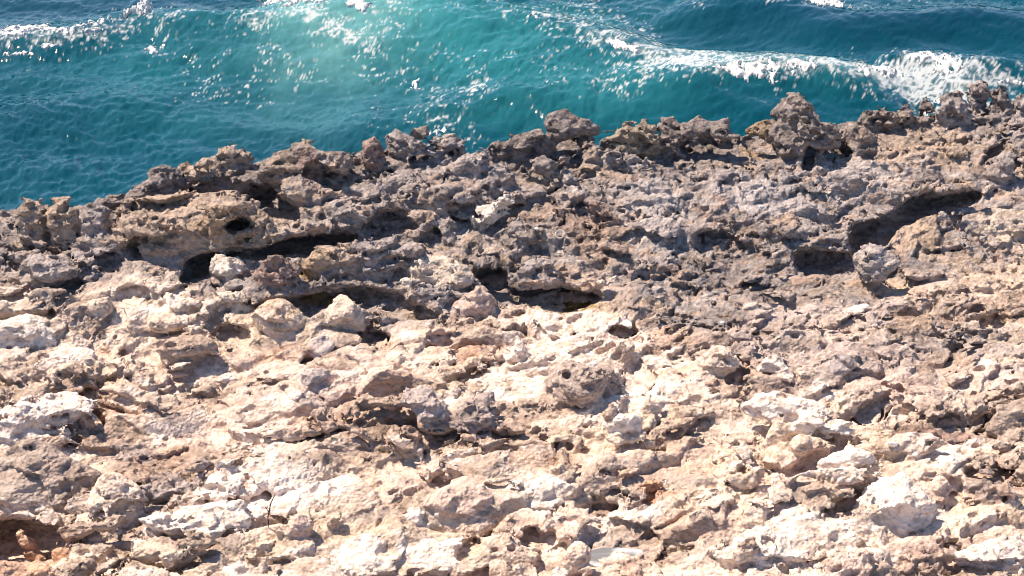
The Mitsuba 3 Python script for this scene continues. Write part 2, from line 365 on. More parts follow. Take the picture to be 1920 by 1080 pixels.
R([(1017,239),(1022,227),(1045,219),(1065,214),(1077,224),(1090,236),(1105,236),(1112,246),(1122,250),(1122,260),(1108,262),(1090,262),(1065,270),(1045,277),(1027,268)], 0.62, 0.55, contact=296, back=-0.10, name='rock_crag', pal='dgrey', chip=False, amp=0.45, label='overhanging prow of dark rock jutting right over the sea, its underside black', group=G1)
R([(1092,290),(1100,282),(1115,278),(1122,283),(1128,300),(1110,312),(1092,305)], 1, 0.8, pal=None)
R([(1127,284),(1126,262),(1137,256),(1155,254),(1166,240),(1182,237),(1188,246),(1200,234),(1222,232),(1236,245),(1240,268),(1235,295),(1200,305),(1150,300)], 1, 0.6, name='rock_crag', pal='olive', label='long olive-tinted crag on the sea edge right of the gap where the water shows', group=G1)
R([(1235,260),(1270,250),(1340,250),(1395,255),(1400,285),(1350,300),(1250,300)], 1, 0.8, back=0.30, contact=300, pal=None)
R([(1240,245),(1243,222),(1262,219),(1268,232),(1290,232),(1303,219),(1313,215),(1319,225),(1340,228),(1362,222),(1367,232),(1366,250),(1390,258),(1380,266),(1340,262),(1310,258),(1285,268),(1255,272),(1238,262)], 0.95, 0.9, contact=300, back=-0.02, name='rock_crag', pal='dgrey', chip=False, label='spiky grey crag left of the tall pinnacle with a black cave under it', group=G1)
R([(1237,285),(1250,268),(1270,265),(1285,280),(1288,296),(1265,300),(1245,298)], 0.9, 0.8, name='rock_boulder', pal='dgrey', label='rough grey boulder under the left end of the spiky crag')
R([(1452,207),(1466,195),(1475,180),(1485,177),(1502,180),(1512,190),(1525,205),(1528,215),(1540,227),(1558,232),(1575,246),(1570,265),(1555,280),(1530,280),(1515,290),(1505,302),(1498,312),(1478,318),(1460,302),(1444,280),(1435,255),(1437,235),(1458,226),(1460,214)], 0.95, 0.62, sink=0.25, p=1.5, amp=1.3, name='rock_pinnacle', pal='dgrey', chip=False, label='tall dark pinnacle standing highest on the sea edge, right of centre', tops=(0.30,0.0,0.1))
R([(1395,250),(1400,239),(1430,225),(1455,224),(1462,250),(1440,268),(1415,258)], 0.9, 0.7, contact=290, pal='dgrey')
R([(1555,255),(1580,238),(1600,234),(1625,240),(1640,262),(1600,285),(1560,280)], 0.7, 0.6, pal=None, blend=0.03)
R([(1597,238),(1610,224),(1625,214),(1650,206),(1672,208),(1685,218),(1680,235),(1650,245),(1615,247)], 0.9, 0.8, name='rock_crag', pal='dgrey', label='low dark rounded hump on the sea edge right of the pinnacle', group=G1)
R([(1684,222),(1692,209),(1702,208),(1712,222),(1703,234),(1688,234)], 1, 0.8, pal=None)
R([(1722,212),(1725,190),(1737,184),(1746,188),(1752,203),(1748,222),(1730,226)], 1, 0.8, name='rock_crag', pal='dgrey', label='small dark stub on the sea edge between the low hump and the right-hand spikes', group=G1)
R([(1752,215),(1762,192),(1775,186),(1790,182),(1797,178),(1806,195),(1822,212),(1815,232),(1780,240),(1755,232)], 1, 0.7, name='rock_crag', pal='grey', label='wedge-shaped crag with a sloping top near the right end of the sea edge', group=G1)
R([(1818,190),(1817,167),(1822,157),(1836,153),(1850,158),(1857,172),(1852,190),(1846,208),(1832,216),(1824,206)], 1, 0.8, name='rock_crag', pal='grey', chip=False, label='upright twisted spike, first of the pair near the right end of the sea edge', group=G1)
R([(1850,205),(1862,180),(1866,170),(1872,176),(1878,162),(1884,176),(1896,190),(1900,210),(1880,222),(1855,220)], 1, 0.7, name='rock_crag', pal='dgrey', chip=False, label='notched double spike, second of the pair near the right end of the sea edge', group=G1)
R([(1902,205),(1906,184),(1915,178),(1935,180),(1950,200),(1940,222),(1910,222)], 1, 0.8, name='rock_crag', pal='grey', label='crag cut by the right edge of the picture on the sea edge', group=G1)
# hollows of the grey belt
C([(366,350),(390,342),(410,338),(445,338),(470,334),(500,352),(520,372),(550,385),(560,400),(550,418),(520,425),(490,412),(470,398),(440,388),(380,388),(366,370)], 0.5)
R([(360,345),(400,335),(475,335),(520,365),(560,395),(540,425),(440,415),(375,400)], 1, 0.35, back=0.26, contact=400, pal=None)
R([(390,325),(472,325),(485,362),(395,366)], 1, 0.6, back=0.10, contact=392, pal=None)
C([(608,323),(650,330),(688,320),(700,332),(688,358),(668,372),(650,365),(628,350)], 0.35)
C([(768,299),(795,294),(820,300),(838,292),(855,296),(850,310),(830,322),(822,342),(800,335),(785,320),(772,310)], 0.6)
C([(1046,273),(1072,260),(1092,262),(1108,262),(1095,275),(1080,286),(1055,290),(1045,284)], 0.6, front=0.02)
C([(1260,270),(1285,268),(1305,258),(1340,262),(1370,266),(1386,265),(1370,277),(1350,283),(1332,278),(1305,278),(1290,286),(1277,280)], 0.6)
R([(1245,262),(1300,252),(1390,258),(1395,282),(1340,292),(1250,292)], 1, 0.5, back=0.24, contact=292, pal=None)
C([(1395,262),(1415,258),(1432,260),(1450,280),(1460,294),(1445,297),(1422,298),(1410,290)], 0.9)
C([(1506,302),(1510,284),(1517,272),(1526,284),(1527,300),(1522,315),(1507,318)], 1.2)
C([(1842,302),(1852,285),(1870,271),(1886,266),(1889,277),(1870,290),(1858,303)], 1.6)
C([(1905,296),(1912,310),(1908,335),(1895,352),(1870,368),(1862,382),(1845,378),(1868,352),(1890,340),(1900,320)], 1.0)
C([(1268,330),(1280,335),(1300,345),(1330,335),(1332,345),(1310,362),(1295,360),(1280,345)], 0.9)
C([(1355,345),(1368,338),(1380,330),(1378,345),(1368,353),(1357,353)], 0.9)
C([(900,428),(935,417),(955,402),(965,388),(985,378),(1010,372),(1033,378),(1030,392),(1012,408),(985,410),(965,420),(950,440),(915,442)], 0.8)
C([(1080,395),(1095,380),(1105,378),(1112,395),(1100,405),(1085,405)], 0.9)
C([(843,388),(858,380),(885,388),(880,404),(860,402)], 0.6)
C([(640,470),(660,462),(690,430),(700,405),(730,400),(760,408),(785,425),(760,430),(735,430),(715,445),(690,462),(660,478)], 1.0)
C([(800,450),(810,431),(822,437),(827,457),(817,464),(803,463)], 1.0)
# wide slab of the left edge and its cave
R([(232,405),(255,392),(290,385),(370,385),(450,388),(468,394),(472,410),(490,412),(510,428),(512,452),(470,462),(400,462),(350,468),(300,478),(250,470),(225,440)], 0.25, 0.75, sink=0.0, dz=0.04, amp=1.35, name='rock_slab', pal='tan', label='wide overhanging slab on the left with a long black cave under its front lip')
C([(410,425),(440,405),(470,410),(478,425),(465,440),(430,442)], 0.5)
C([(345,515),(350,490),(372,476),(400,468),(470,465),(512,455),(540,440),(600,436),(640,432),(672,440),(660,462),(640,474),(610,488),(580,494),(545,484),(500,487),(480,490),(440,487),(400,500),(380,522),(340,528)], 1.4)
R([(575,495),(590,478),(620,470),(655,472),(668,485),(650,505),(610,508),(585,506)], 0.5, 0.5, name='rock_boulder', pal='tan', label='smooth tan boulder in the mouth of the long cave, beside the amber pool')
R([(362,510),(368,498),(382,496),(392,506),(385,518),(370,520)], 0.8, 0.9, name='stone', pal='red', label='small purple-red stone at the front of the long cave on the left')
R([(402,512),(403,493),(415,484),(428,487),(446,492),(455,508),(445,522),(418,524)], 0.85, 0.8, name='rock_boulder', pal='white', label='ragged pale boulder with a dark hollow, in front of the long cave')
R([(480,510),(492,492),(515,477),(535,489),(556,508),(560,530),(520,542),(488,532)], 0.8, 0.8, name='rock_boulder', pal='red', label='reddish pointed boulder left of the amber pool, in front of the long cave')
R([(50,502),(70,490),(112,494),(148,513),(147,530),(118,545),(85,542),(60,525)], 0.7, 0.9, name='rock_boulder', pal='grey', label='smooth grey overhanging boulder at the far left, below the left crags')
C([(95,556),(118,548),(145,530),(135,555),(112,584),(98,592)], 0.9)
R([(25,450),(45,442),(68,448),(78,465),(65,480),(35,480),(22,468)], 0.7, 0.8, name='rock_boulder', pal='tan', label='rounded tan boulder at the far left under the first crag')
C([(180,470),(195,462),(210,475),(226,485),(228,510),(205,508),(190,490)], 1.0)
C([(219,560),(238,540),(268,537),(279,545),(256,565),(235,571)], 1.0)
# grey masses of the middle belt
R([(852,312),(862,297),(885,286),(905,279),(922,303),(903,325),(885,352),(868,347),(855,335)], 0.55, 0.5, sink=0.25, amp=0.6, name='rock_boulder', pal='grey', label='smooth grey facet with a round pit, left of the diagonal crack on the ridge')
R([(893,352),(910,322),(930,304),(957,318),(968,340),(950,355),(930,372),(906,380),(892,366)], 0.55, 0.5, sink=0.25, amp=0.6, name='rock_boulder', pal='grey', label='smooth grey facet right of the diagonal crack on the ridge')
R([(998,312),(1020,303),(1058,302),(1072,315),(1084,342),(1080,354),(1062,352),(1048,338),(1020,332),(1003,322)], 0.7, 0.7, name='rock_boulder', pal='grey', label='grey boulder with a black right flank below the overhanging prow')
R([(1125,300),(1150,292),(1185,296),(1225,305),(1215,318),(1180,316),(1140,312)], 0.5, 0.6, name='rock_boulder', pal='grey', label='low grey ledge stone under the olive-tinted crag')
R([(877,412),(897,393),(923,382),(940,376),(958,380),(954,398),(933,414),(907,425),(884,425)], 0.7, 0.8, sink=-0.1, name='rock_boulder', pal='white', label='pale ragged boulder overhanging a black hollow, middle of the grey belt')
R([(928,445),(952,423),(976,406),(1000,418),(1012,438),(1002,458),(973,470),(945,466)], 0.6, 0.6, name='rock_boulder', pal='dgrey', label='conical grey boulder to the left of the ring-shaped shell')
R([(638,488),(667,462),(693,453),(738,442),(752,458),(773,455),(797,472),(803,490),(773,497),(757,504),(730,525),(690,535),(645,540)], 0.6, 0.6, name='rock_outcrop', pal='grey', label='rugged grey outcrop behind the pale lying slab, left of the middle')
R([(886,495),(905,482),(933,490),(950,507),(938,527),(910,524),(888,512)], 0.7, 0.8, name='rock_boulder', pal='dgrey', label='dark boulder at the head of the black gap beside the pale lying slab')
R([(1165,462),(1190,427),(1213,412),(1257,416),(1276,427),(1270,457),(1233,486),(1207,494),(1178,485)], 0.35, 0.4, sink=0.1, amp=0.5, name='rock_slab', pal='lgrey', label='large smooth light grey slab in the middle of the grey belt')
R([(1708,346),(1722,330),(1745,317),(1762,330),(1768,346),(1752,358),(1722,358)], 0.7, 0.7, name='rock_boulder', pal='dgrey', label='dark pitted boulder above the long shadowed ledge on the right')
R([(1830,342),(1845,320),(1868,300),(1886,286),(1900,295),(1902,315),(1896,335),(1875,350),(1850,352)], 0.65, 0.7, sink=-0.05, name='rock_boulder', pal='grey', label='bulging grey boulder under a dark arch at the right edge')
# shadowed ledges, right
R([(1592,440),(1600,415),(1640,398),(1690,378),(1705,362),(1770,352),(1830,345),(1835,356),(1780,364),(1700,376),(1690,392),(1650,412),(1612,424)], 0.3, 0.5, dz=0.05, pal='lgrey')
C([(1597,440),(1610,422),(1653,412),(1693,392),(1702,376),(1740,369),(1773,365),(1815,358),(1850,360),(1830,382),(1790,388),(1747,410),(1710,419),(1680,432),(1673,447),(1655,463),(1633,462),(1620,477),(1607,493),(1597,467)], 1.4)
R([(1655,470),(1680,437),(1715,419),(1750,410),(1776,420),(1782,440),(1760,462),(1720,487),(1680,484)], 0.3, 0.45, sink=0.2, amp=0.5, name='rock_boulder', pal='tan', label='smooth brown boulder half in shade under the long ledge on the right')
C([(1302,440),(1323,435),(1360,437),(1383,457),(1420,470),(1443,483),(1443,493),(1413,490),(1393,497),(1377,490),(1330,483),(1313,460)], 0.6)
C([(1485,483),(1520,473),(1557,475),(1590,470),(1605,493),(1603,520),(1580,523),(1547,513),(1500,517)], 1.4)
R([(1602,515),(1612,490),(1626,467),(1637,457),(1653,469),(1658,482),(1684,492),(1680,508),(1667,525),(1647,535),(1613,538)], 0.85, 0.7, name='rock_boulder', pal='lgrey', label='upright boulder with a white tip in front of the long ledge on the right')
C([(1666,520),(1682,508),(1694,512),(1690,530),(1672,531)], 0.9)
C([(1376,490),(1395,495),(1420,495),(1400,505),(1380,515),(1368,510)], 0.8)
C([(1395,535),(1415,525),(1428,535),(1425,542),(1400,545)], 0.8)
# cave under the middle ledge
C([(478,575),(500,557),(530,556),(560,553),(600,548),(640,545),(700,545),(760,556),(800,574),(827,590),(822,601),(780,598),(740,590),(700,584),(680,575),(650,565),(625,575),(605,592),(575,600),(555,580)], 1.4)
C([(880,512),(905,506),(945,502),(957,530),(952,560),(940,568),(925,556),(900,532)], 1.2)
C([(955,545),(973,537),(1040,535),(1073,545),(1125,552),(1120,562),(1100,574),(1063,584),(1040,581),(1013,578),(990,565),(960,569)], 1.5)
R([(957,532),(978,507),(1000,487),(1033,482),(1052,510),(1048,532),(1007,538),(970,538)], 0.6, 0.5, amp=0.7, name='rock_boulder', pal='grey', label='smooth grey boulder forming the roof of the amber rock pool')
R([(755,502),(783,491),(813,485),(840,493),(884,507),(888,520),(867,545),(833,535),(800,529),(767,516)], 0.45, 0.55, sink=-0.2, amp=0.5, name='rock_slab', pal='pale', label='pale lying slab with a grey right face at the edge of the grey belt')
R([(746,532),(752,520),(765,517),(776,527),(772,540),(755,541)], 0.7, 0.8, amp=0.5, name='stone', pal='white', label='small white stone touching the left end of the pale lying slab', group=G2)
R([(760,560),(775,545),(800,535),(845,540),(862,555),(845,580),(800,575)], 0.6, 0.6, name='rock_boulder', pal='grey', label='knobbly grey boulder below the pale lying slab, left of the pink cone')
R([(832,600),(847,567),(867,552),(897,531),(911,547),(932,557),(941,568),(930,592),(890,604),(850,608)], 0.85, 0.75, amp=0.5, name='rock_boulder', pal='pink', label='pinkish cone-shaped boulder left of the amber rock pool', tops=(0.3,0,0.2))
# cream shelf, back rows
R([(165,582),(180,563),(205,561),(216,578),(205,592),(175,594)], 0.6, 0.7, amp=0.5, name='rock_boulder', pal='pale', label='small cream boulder at the left where grey belt meets cream shelf', group=G3)
R([(-20,605),(30,598),(60,591),(75,605),(102,625),(105,648),(80,662),(20,657),(-20,650)], 0.55, 0.65, amp=0.5, name='rock_boulder', pal='white', label='big white boulder at the left edge, halfway up the picture', group=G3)
R([(312,592),(350,552),(420,540),(468,558),(476,580),(440,602),(380,622),(320,632),(303,612)], 0.4, 0.5, name='rock_boulder', pal='pale', label='broad pitted cream boulder left of the middle cave', group=G3)
R([(462,602),(480,577),(500,558),(530,555),(550,570),(562,594),(574,615),(540,642),(500,634),(470,622)], 0.7, 0.75, amp=0.8, name='rock_boulder', pal='cream', label='cream boulder at the left mouth of the middle cave', group=G3)
R([(612,612),(615,590),(626,570),(645,557),(665,561),(681,585),(686,607),(680,627),(655,638),(625,634)], 0.85, 0.8, amp=0.5, name='rock_boulder', pal='pale', label='tall rounded cream boulder by the middle cave, black shadow on its right', group=G3)
C([(684,632),(692,608),(706,605),(714,625),(720,640),(698,656),(678,652)], 1.0)
R([(569,642),(585,627),(613,622),(631,640),(623,657),(603,677),(585,670),(571,657)], 0.6, 0.45, amp=0.15, p=3.5, name='stone', pal='block', label='flat-faced pale grey block wedged below the tall rounded cream boulder')
R([(286,664),(310,640),(350,624),(396,635),(412,656),(400,668),(350,678),(300,676)], 0.7, 0.8, name='rock_boulder', pal='brown', label='brown-sided boulder over a dark undercut, left part of the cream shelf', group=G3)
C([(410,637),(430,621),(455,625),(467,637),(440,641)], 1.2)
R([(188,655),(215,637),(246,638),(272,655),(276,672),(240,676),(200,668)], 0.7, 0.7, amp=0.6, name='rock_boulder', pal='pink', label='cream boulder with a rusty right side, left part of the cream shelf', group=G3)
R([(84,668),(120,650),(175,648),(192,665),(165,678),(110,687),(88,682)], 0.35, 0.5, amp=0.4, name='rock_slab', pal='white', label='low whitish slab left of the cream boulder with a rusty side')
C([(103,695),(130,693),(143,705),(120,711),(105,708)], 1.2)
R([(152,704),(190,685),(260,679),(292,700),(282,717),(180,720)], 0.4, 0.5, name='rock_boulder', pal='cream', label='low cream hump in front of the brown-sided boulder', group=G3)
R([(398,712),(412,696),(440,690),(462,697),(466,712),(440,720),(410,722)], 0.5, 0.5, amp=0.6, name='stone', pal='white', sink=-0.5, label='white chunk on the cream shelf below the flat-faced block, to its left', group=G2)
R([(795,637),(817,613),(837,622),(850,640),(845,653),(827,656),(803,650)], 0.7, 0.7, amp=0.5, name='rock_boulder', pal='pink', label='pinkish knob with a shaded right side on top of the broad cream hump')
R([(705,693),(737,660),(773,640),(800,640),(847,655),(868,672),(847,695),(807,714),(740,714)], 0.25, 0.4, amp=0.8, name='rock_boulder', pal='pale', label='broad pitted cream hump right of the black-shadowed tall boulder', group=G3)
R([(955,672),(958,650),(970,638),(982,648),(992,672),(975,680)], 0.7, 0.8, amp=0.6, name='stone', pal='white', label='small bluish-white knob in the middle of the cream shelf', group=G2)
R([(1145,672),(1155,645),(1170,630),(1185,650),(1192,672),(1170,680)], 0.8, 0.7, amp=0.6, name='rock_boulder', pal='tan', label='little tan cone below the amber rock pool, with a small hole behind it')
C([(1140,613),(1160,606),(1186,616),(1175,626),(1150,623)], 1.2)
C([(1260,672),(1275,660),(1300,665),(1310,680),(1285,688),(1265,685)], 0.8)
R([(1010,742),(1028,707),(1050,686),(1080,679),(1102,690),(1150,684),(1172,700),(1178,735),(1152,752),(1110,767),(1060,772),(1025,762)], 0.9, 0.95, p=2.6, amp=0.8, name='rock_boulder', pal='grey2', label='large middle boulder, grey on the left and tan on its flat right face', tops=(0.55,0,0.1))
C([(1176,690),(1192,680),(1210,698),(1222,715),(1200,732),(1182,735)], 0.8)
C([(955,772),(985,757),(1040,762),(1110,770),(1060,782),(1020,787),(975,780)], 0.9)
R([(1298,692),(1313,666),(1337,652),(1362,652),(1379,670),(1380,692),(1360,705),(1320,701)], 0.75, 0.7, amp=0.6, name='rock_boulder', pal='pale', label='smooth pale dome right of the middle boulder, dark at its lower right', group=G3)
R([(1472,686),(1487,666),(1507,652),(1513,636),(1524,636),(1518,655),(1502,672),(1485,690)], 0.4, 0.7, amp=0.4, name='rock_vein', pal='white', label='thin white vein of rock rising to the right, upper right of the cream shelf')
R([(1420,690),(1437,668),(1460,666),(1475,686),(1495,706),(1499,727),(1480,724),(1460,702),(1440,692)], 0.5, 0.7, amp=0.4, name='rock_vein', pal='white', label='thick curved white vein of rock below the thin rising vein')
R([(1490,702),(1498,692),(1520,690),(1528,698),(1515,707),(1498,709)], 0.4, 0.6, amp=0.3, name='stone', pal='white', label='small white slab lying right of the thick curved white vein', group=G2)
R([(1568,592),(1587,577),(1613,572),(1642,569),(1638,581),(1613,591),(1590,595)], 0.25, 0.5, sink=-0.7, amp=0.25, name='rock_slab', pal='white', label='thin white tilted flake over a brown shadow, upper right of the shelf')
C([(1573,612),(1590,598),(1615,594),(1628,588),(1622,602),(1595,616)], 0.7)
C([(1403,643),(1430,613),(1450,593),(1463,577),(1466,593),(1447,623),(1420,641)], 1.0)
C([(1826,605),(1847,595),(1873,597),(1883,606),(1863,616),(1840,614)], 1.6)
C([(1818,583),(1830,576),(1846,577),(1840,584)], 1.4)
R([(1828,690),(1835,675),(1855,673),(1872,685),(1868,693),(1845,692)], 0.35, 0.5, amp=0.4, name='stone', pal='white', label='white patch of stone near the right edge, two thirds up the cream shelf', group=G2)
R([(1540,700),(1550,680),(1575,668),(1600,675),(1605,697),(1580,708),(1552,708)], 0.4, 0.5, sink=-0.35, amp=0.5, name='rock_boulder', pal='lgrey', label='smooth light grey boulder right of the white veins')
# cream shelf, middle rows
R([(1384,760),(1420,745),(1470,745),(1530,758),(1572,775),(1607,795),(1616,808),(1580,815),(1530,818),(1480,808),(1500,788),(1460,778),(1400,778)], 0.35, 0.6, amp=0.7, name='rock_outcrop', pal='white', label='long bright ridge of rock in the right half, below the white veins')
R([(1523,738),(1540,721),(1560,721),(1570,740),(1558,759),(1538,753)], 0.7, 0.8, amp=0.5, name='rock_boulder', pal='white', label='white knob on the long bright ridge, left of its neighbour', group=G3)
R([(1563,765),(1568,742),(1590,732),(1612,742),(1616,765),(1600,780),(1575,780)], 0.6, 0.7, amp=0.5, name='rock_boulder', pal='pale', label='cream knob on the long bright ridge with black rock on its right', group=G3)
C([(1602,770),(1615,752),(1635,760),(1645,775),(1632,790),(1612,785)], 0.6)
R([(1478,838),(1492,818),(1512,817),(1524,835),(1511,855),(1490,856)], 0.8, 0.85, amp=0.5, name='rock_boulder', pal='cream', label='round cream boulder below the long bright ridge', group=G3)
R([(1592,832),(1600,815),(1620,811),(1637,824),(1632,842),(1608,842)], 0.8, 0.85, amp=0.6, name='rock_boulder', pal='brown', label='small dark brown boulder left of the white shell fragment')
C([(1668,797),(1680,770),(1700,765),(1712,775),(1707,800),(1690,809)], 1.0)
C([(1740,787),(1790,780),(1830,780),(1842,786),(1822,802),(1800,822),(1770,812),(1750,797)], 1.0)
C([(1715,792),(1730,780),(1736,795),(1725,801)], 1.2)
C([(1245,815),(1265,800),(1285,790),(1310,785),(1350,787),(1388,790),(1390,802),(1350,806),(1300,817),(1270,821)], 0.9)
R([(1743,860),(1780,850),(1815,828),(1840,812),(1866,811),(1872,818),(1850,827),(1830,842),(1800,857),(1760,864)], 0.45, 0.8, amp=0.1, name='rock_vein', pal='white', label='curved white rim of rock near the right edge, right of the white shell fragment')
C([(1815,884),(1835,880),(1843,865),(1855,867),(1865,880),(1890,886),(1870,902),(1850,907),(1835,896)], 1.1)
R([(1200,765),(1215,745),(1235,741),(1246,755),(1241,777),(1226,788),(1205,782)], 0.8, 0.7, amp=0.5, name='rock_boulder', pal='pale', label='star-shaped cream boulder right of the middle boulder', group=G3)
R([(1148,795),(1160,778),(1180,775),(1197,785),(1200,802),(1180,808),(1155,806)], 0.75, 0.9, sink=-0.3, amp=1.0, name='rock_boulder', pal='white', label='fluted pale boulder below the star-shaped one', group=G3)
R([(1130,780),(1138,755),(1145,752),(1156,765),(1153,782),(1140,788)], 0.9, 0.6, amp=0.4, name='stone', pal='tan', label='little pointed tan stone in front of the middle boulder')
C([(1160,772),(1178,750),(1200,745),(1198,765),(1180,777)], 0.8)
R([(981,799),(1007,790),(1067,783),(1100,776),(1137,779),(1149,793),(1117,812),(1087,822),(1047,820),(993,816)], 0.35, 0.5, amp=0.5, name='rock_slab', pal='pale', label='long smooth cream slab just below the middle boulder')
R([(1022,846),(1030,822),(1060,812),(1095,818),(1105,840),(1080,856),(1045,856)], 0.5, 0.6, amp=0.4, name='rock_boulder', pal='cream', label='rounded cream boulder with a round hole in its front, below the long smooth slab', group=G3)
C([(1035,840),(1050,828),(1063,833),(1062,846),(1045,849)], 1.2)
R([(755,748),(770,733),(800,736),(826,757),(842,780),(836,797),(800,800),(775,797),(763,770)], 0.7, 0.7, amp=0.8, name='rock_boulder', pal='lgrey', label='boulder with a white top and grey pitted front, left of centre on the cream shelf', group=G3)
C([(780,802),(800,802),(838,799),(852,805),(830,815),(795,812)], 1.0)
R([(851,780),(873,760),(900,743),(928,739),(932,763),(929,799),(903,810),(880,813),(859,795)], 0.5, 0.5, amp=1.1, name='rock_boulder', pal='grey', label='rough grey patchy boulder between the white-topped boulder and the long smooth slab')
R([(742,812),(757,793),(780,796),(795,817),(799,838),(791,855),(770,866),(750,860),(739,838)], 0.85, 0.85, amp=0.8, name='rock_boulder', pal='brown', label='round brown boulder casting a black shadow to its right, left of centre', group=G3, tops=(0.3,0,0.2))
C([(803,838),(813,827),(826,845),(816,864),(797,868)], 0.8)
R([(558,705),(575,690),(605,690),(615,715),(600,735),(572,735)], 0.6, 0.6, amp=0.9, name='rock_boulder', pal='lgrey', label='bluish grey pitted boulder left of the broad cream hump', group=G3)
R([(365,803),(380,780),(400,764),(430,754),(460,775),(464,802),(442,832),(400,838),(370,828)], 0.4, 0.45, amp=0.25, name='rock_boulder', pal='pink', label='smooth pinkish boulder with a fine dark crack, left part of the foreground')
R([(440,772),(450,757),(462,760),(468,785),(460,800),(448,792)], 0.6, 0.6, amp=0.3, name='stone', pal='pink', label='smooth pinkish flake leaning on the right of the cracked pinkish boulder')
C([(143,744),(165,733),(210,730),(240,744),(266,757),(255,766),(220,756),(190,746)], 1.0)
C([(293,760),(305,734),(350,735),(372,748),(340,756),(310,766)], 1.0)
C([(92,740),(110,728),(120,738),(105,750)], 1.0)
# foreground
R([(-20,800),(20,765),(60,750),(120,744),(172,755),(187,790),(168,845),(120,828),(70,828),(25,832),(-20,835)], 0.35, 0.45, amp=0.8, name='rock_outcrop', pal='white', label='bright cream outcrop above the brown hollow at the lower left edge')
C([(85,775),(110,765),(150,775),(180,790),(190,825),(175,850),(150,840),(120,800),(95,795)], 0.25, amp=1.5)
R([(-20,850),(20,824),(70,822),(112,848),(160,868),(197,885),(187,915),(157,952),(135,990),(100,980),(50,970),(-20,965)], 0.7, 0.42, sink=0.35, amp=0.25, name='rock_boulder', pal='greytan', label='big smooth tan rock face below the bright outcrop at the lower left edge')
C([(-20,985),(20,975),(60,985),(110,990),(126,1010),(120,1042),(90,1062),(40,1060),(-20,1062)], 1.6)
R([(13,982),(33,974),(55,998),(87,1045),(82,1066),(55,1052),(30,1015)], 0.8, 0.9, amp=0.5, back=-0.02, name='stone', pal='orange', label='long orange stone lying in the niche at the lower left corner')
R([(97,1037),(105,1024),(120,1024),(128,1036),(120,1048),(104,1048)], 0.8, 0.9, amp=0.4, name='stone', pal='orange', sink=-0.5, label='small round orange stone at the right end of the lower left niche')
R([(-20,1062),(40,1056),(90,1064),(110,1090),(60,1110),(-20,1110)], 0.4, 0.5, amp=0.5, name='rock_slab', pal='orange', label='orange slab along the bottom edge at the lower left corner')
R([(122,1015),(138,976),(160,944),(190,895),(215,884),(252,900),(284,922),(277,952),(242,987),(233,1012),(203,1045),(162,1062),(132,1056)], 0.6, 0.55, amp=0.5, name='rock_boulder', pal='pale', label='big leaning cream boulder right of the orange niche at the lower left', group=G3, tops=(0.25,0,0.1))
C([(165,1075),(200,1050),(232,1020),(250,1020),(245,1050),(225,1085),(180,1095)], 0.9)
R([(250,928),(280,895),(320,889),(352,904),(385,884),(402,880),(387,902),(370,922),(330,938),(290,948)], 0.4, 0.5, amp=1.4, name='rock_outcrop', pal='grey', label='rough grey pitted outcrop among the bright slabs, lower left')
R([(368,928),(400,880),(440,869),(500,859),(570,849),(602,865),(562,892),(520,908),(480,928),(420,944)], 0.2, 0.35, amp=0.5, name='rock_slab', pal='white', label='broad brilliant white slab above the dark twig, lower left')
R([(250,1000),(300,960),(380,950),(470,955),(480,985),(420,1020),(330,1045),(255,1040)], 0.2, 0.3, amp=0.8, name='rock_slab', pal='white', label='bright pitted slab left of the dark twig, right of the leaning cream boulder')
R([(539,1003),(550,975),(570,962),(584,975),(584,997),(571,1018),(555,1031),(544,1022)], 0.75, 0.7, amp=0.5, name='rock_boulder', pal='pink', label='egg-shaped pinkish boulder right of the dark twig', group=G3)
C([(372,1002),(380,992),(396,996),(392,1008),(378,1010)], 1.0)
C([(420,940),(432,932),(440,938),(430,946)], 1.0)
R([(638,1003),(690,985),(732,1010),(737,1018),(702,1043),(722,1075),(638,1090)], 0.3, 0.45, amp=0.6, name='rock_slab', pal='white', label='bright slab at the bottom, left of the small dark upright stone')
R([(700,962),(710,945),(722,939),(728,955),(723,972),(708,978)], 0.9, 0.8, amp=0.8, name='stone', pal='dgrey', label='small dark upright stone in a dirt hollow, bottom left of centre')
R([(733,988),(750,970),(780,961),(815,964),(837,980),(831,996),(790,1000),(750,1000)], 0.6, 0.6, amp=0.7, name='rock_boulder', pal='white', label='white-capped grey dome right of the small dark upright stone', group=G3)
R([(793,953),(800,930),(830,905),(870,884),(902,905),(927,925),(922,947),(870,968),(820,968)], 0.2, 0.35, amp=0.4, name='rock_slab', pal='pink', label='wide pinkish white slab left of the twin white slab, bottom centre')
R([(926,938),(950,910),(990,890),(1042,894),(1077,925),(1072,947),(1010,965),(950,958)], 0.2, 0.4, amp=0.35, name='rock_slab', pal='white', label='smooth white slab in the bottom centre, right of the wide pinkish slab')
R([(722,1068),(760,1030),(800,1010),(860,1004),(897,1010),(872,1032),(852,1048),(882,1065),(860,1080),(780,1085)], 0.35, 0.45, amp=0.5, name='rock_slab', pal='white', label='white slab at the bottom edge below the white-capped dome')
C([(858,1045),(872,1028),(895,1016),(892,1030),(870,1046)], 1.0)
C([(1202,942),(1205,916),(1220,906),(1245,905),(1256,916),(1240,926),(1230,946),(1215,951)], 1.1)
C([(1108,957),(1125,948),(1150,944),(1157,955),(1130,964),(1115,966)], 1.4)
C([(1085,1010),(1100,985),(1150,975),(1205,985),(1235,1010),(1228,1040),(1190,1062),(1120,1065),(1095,1045)], 0.32, amp=0.7)
R([(1060,1045),(1078,1020),(1097,1020),(1103,1040),(1096,1062),(1080,1069),(1066,1058)], 0.7, 0.8, amp=0.6, name='rock_boulder', pal='cream', label='rounded cream boulder on the left rim of the whitish salt pool', group=G3)
C([(1003,1062),(1025,1045),(1048,1030),(1060,1022),(1060,1046),(1040,1072),(1015,1074)], 1.0)
C([(973,1016),(985,1000),(1000,998),(1010,1012),(1035,1005),(1038,1016),(1015,1027),(990,1026)], 1.0)
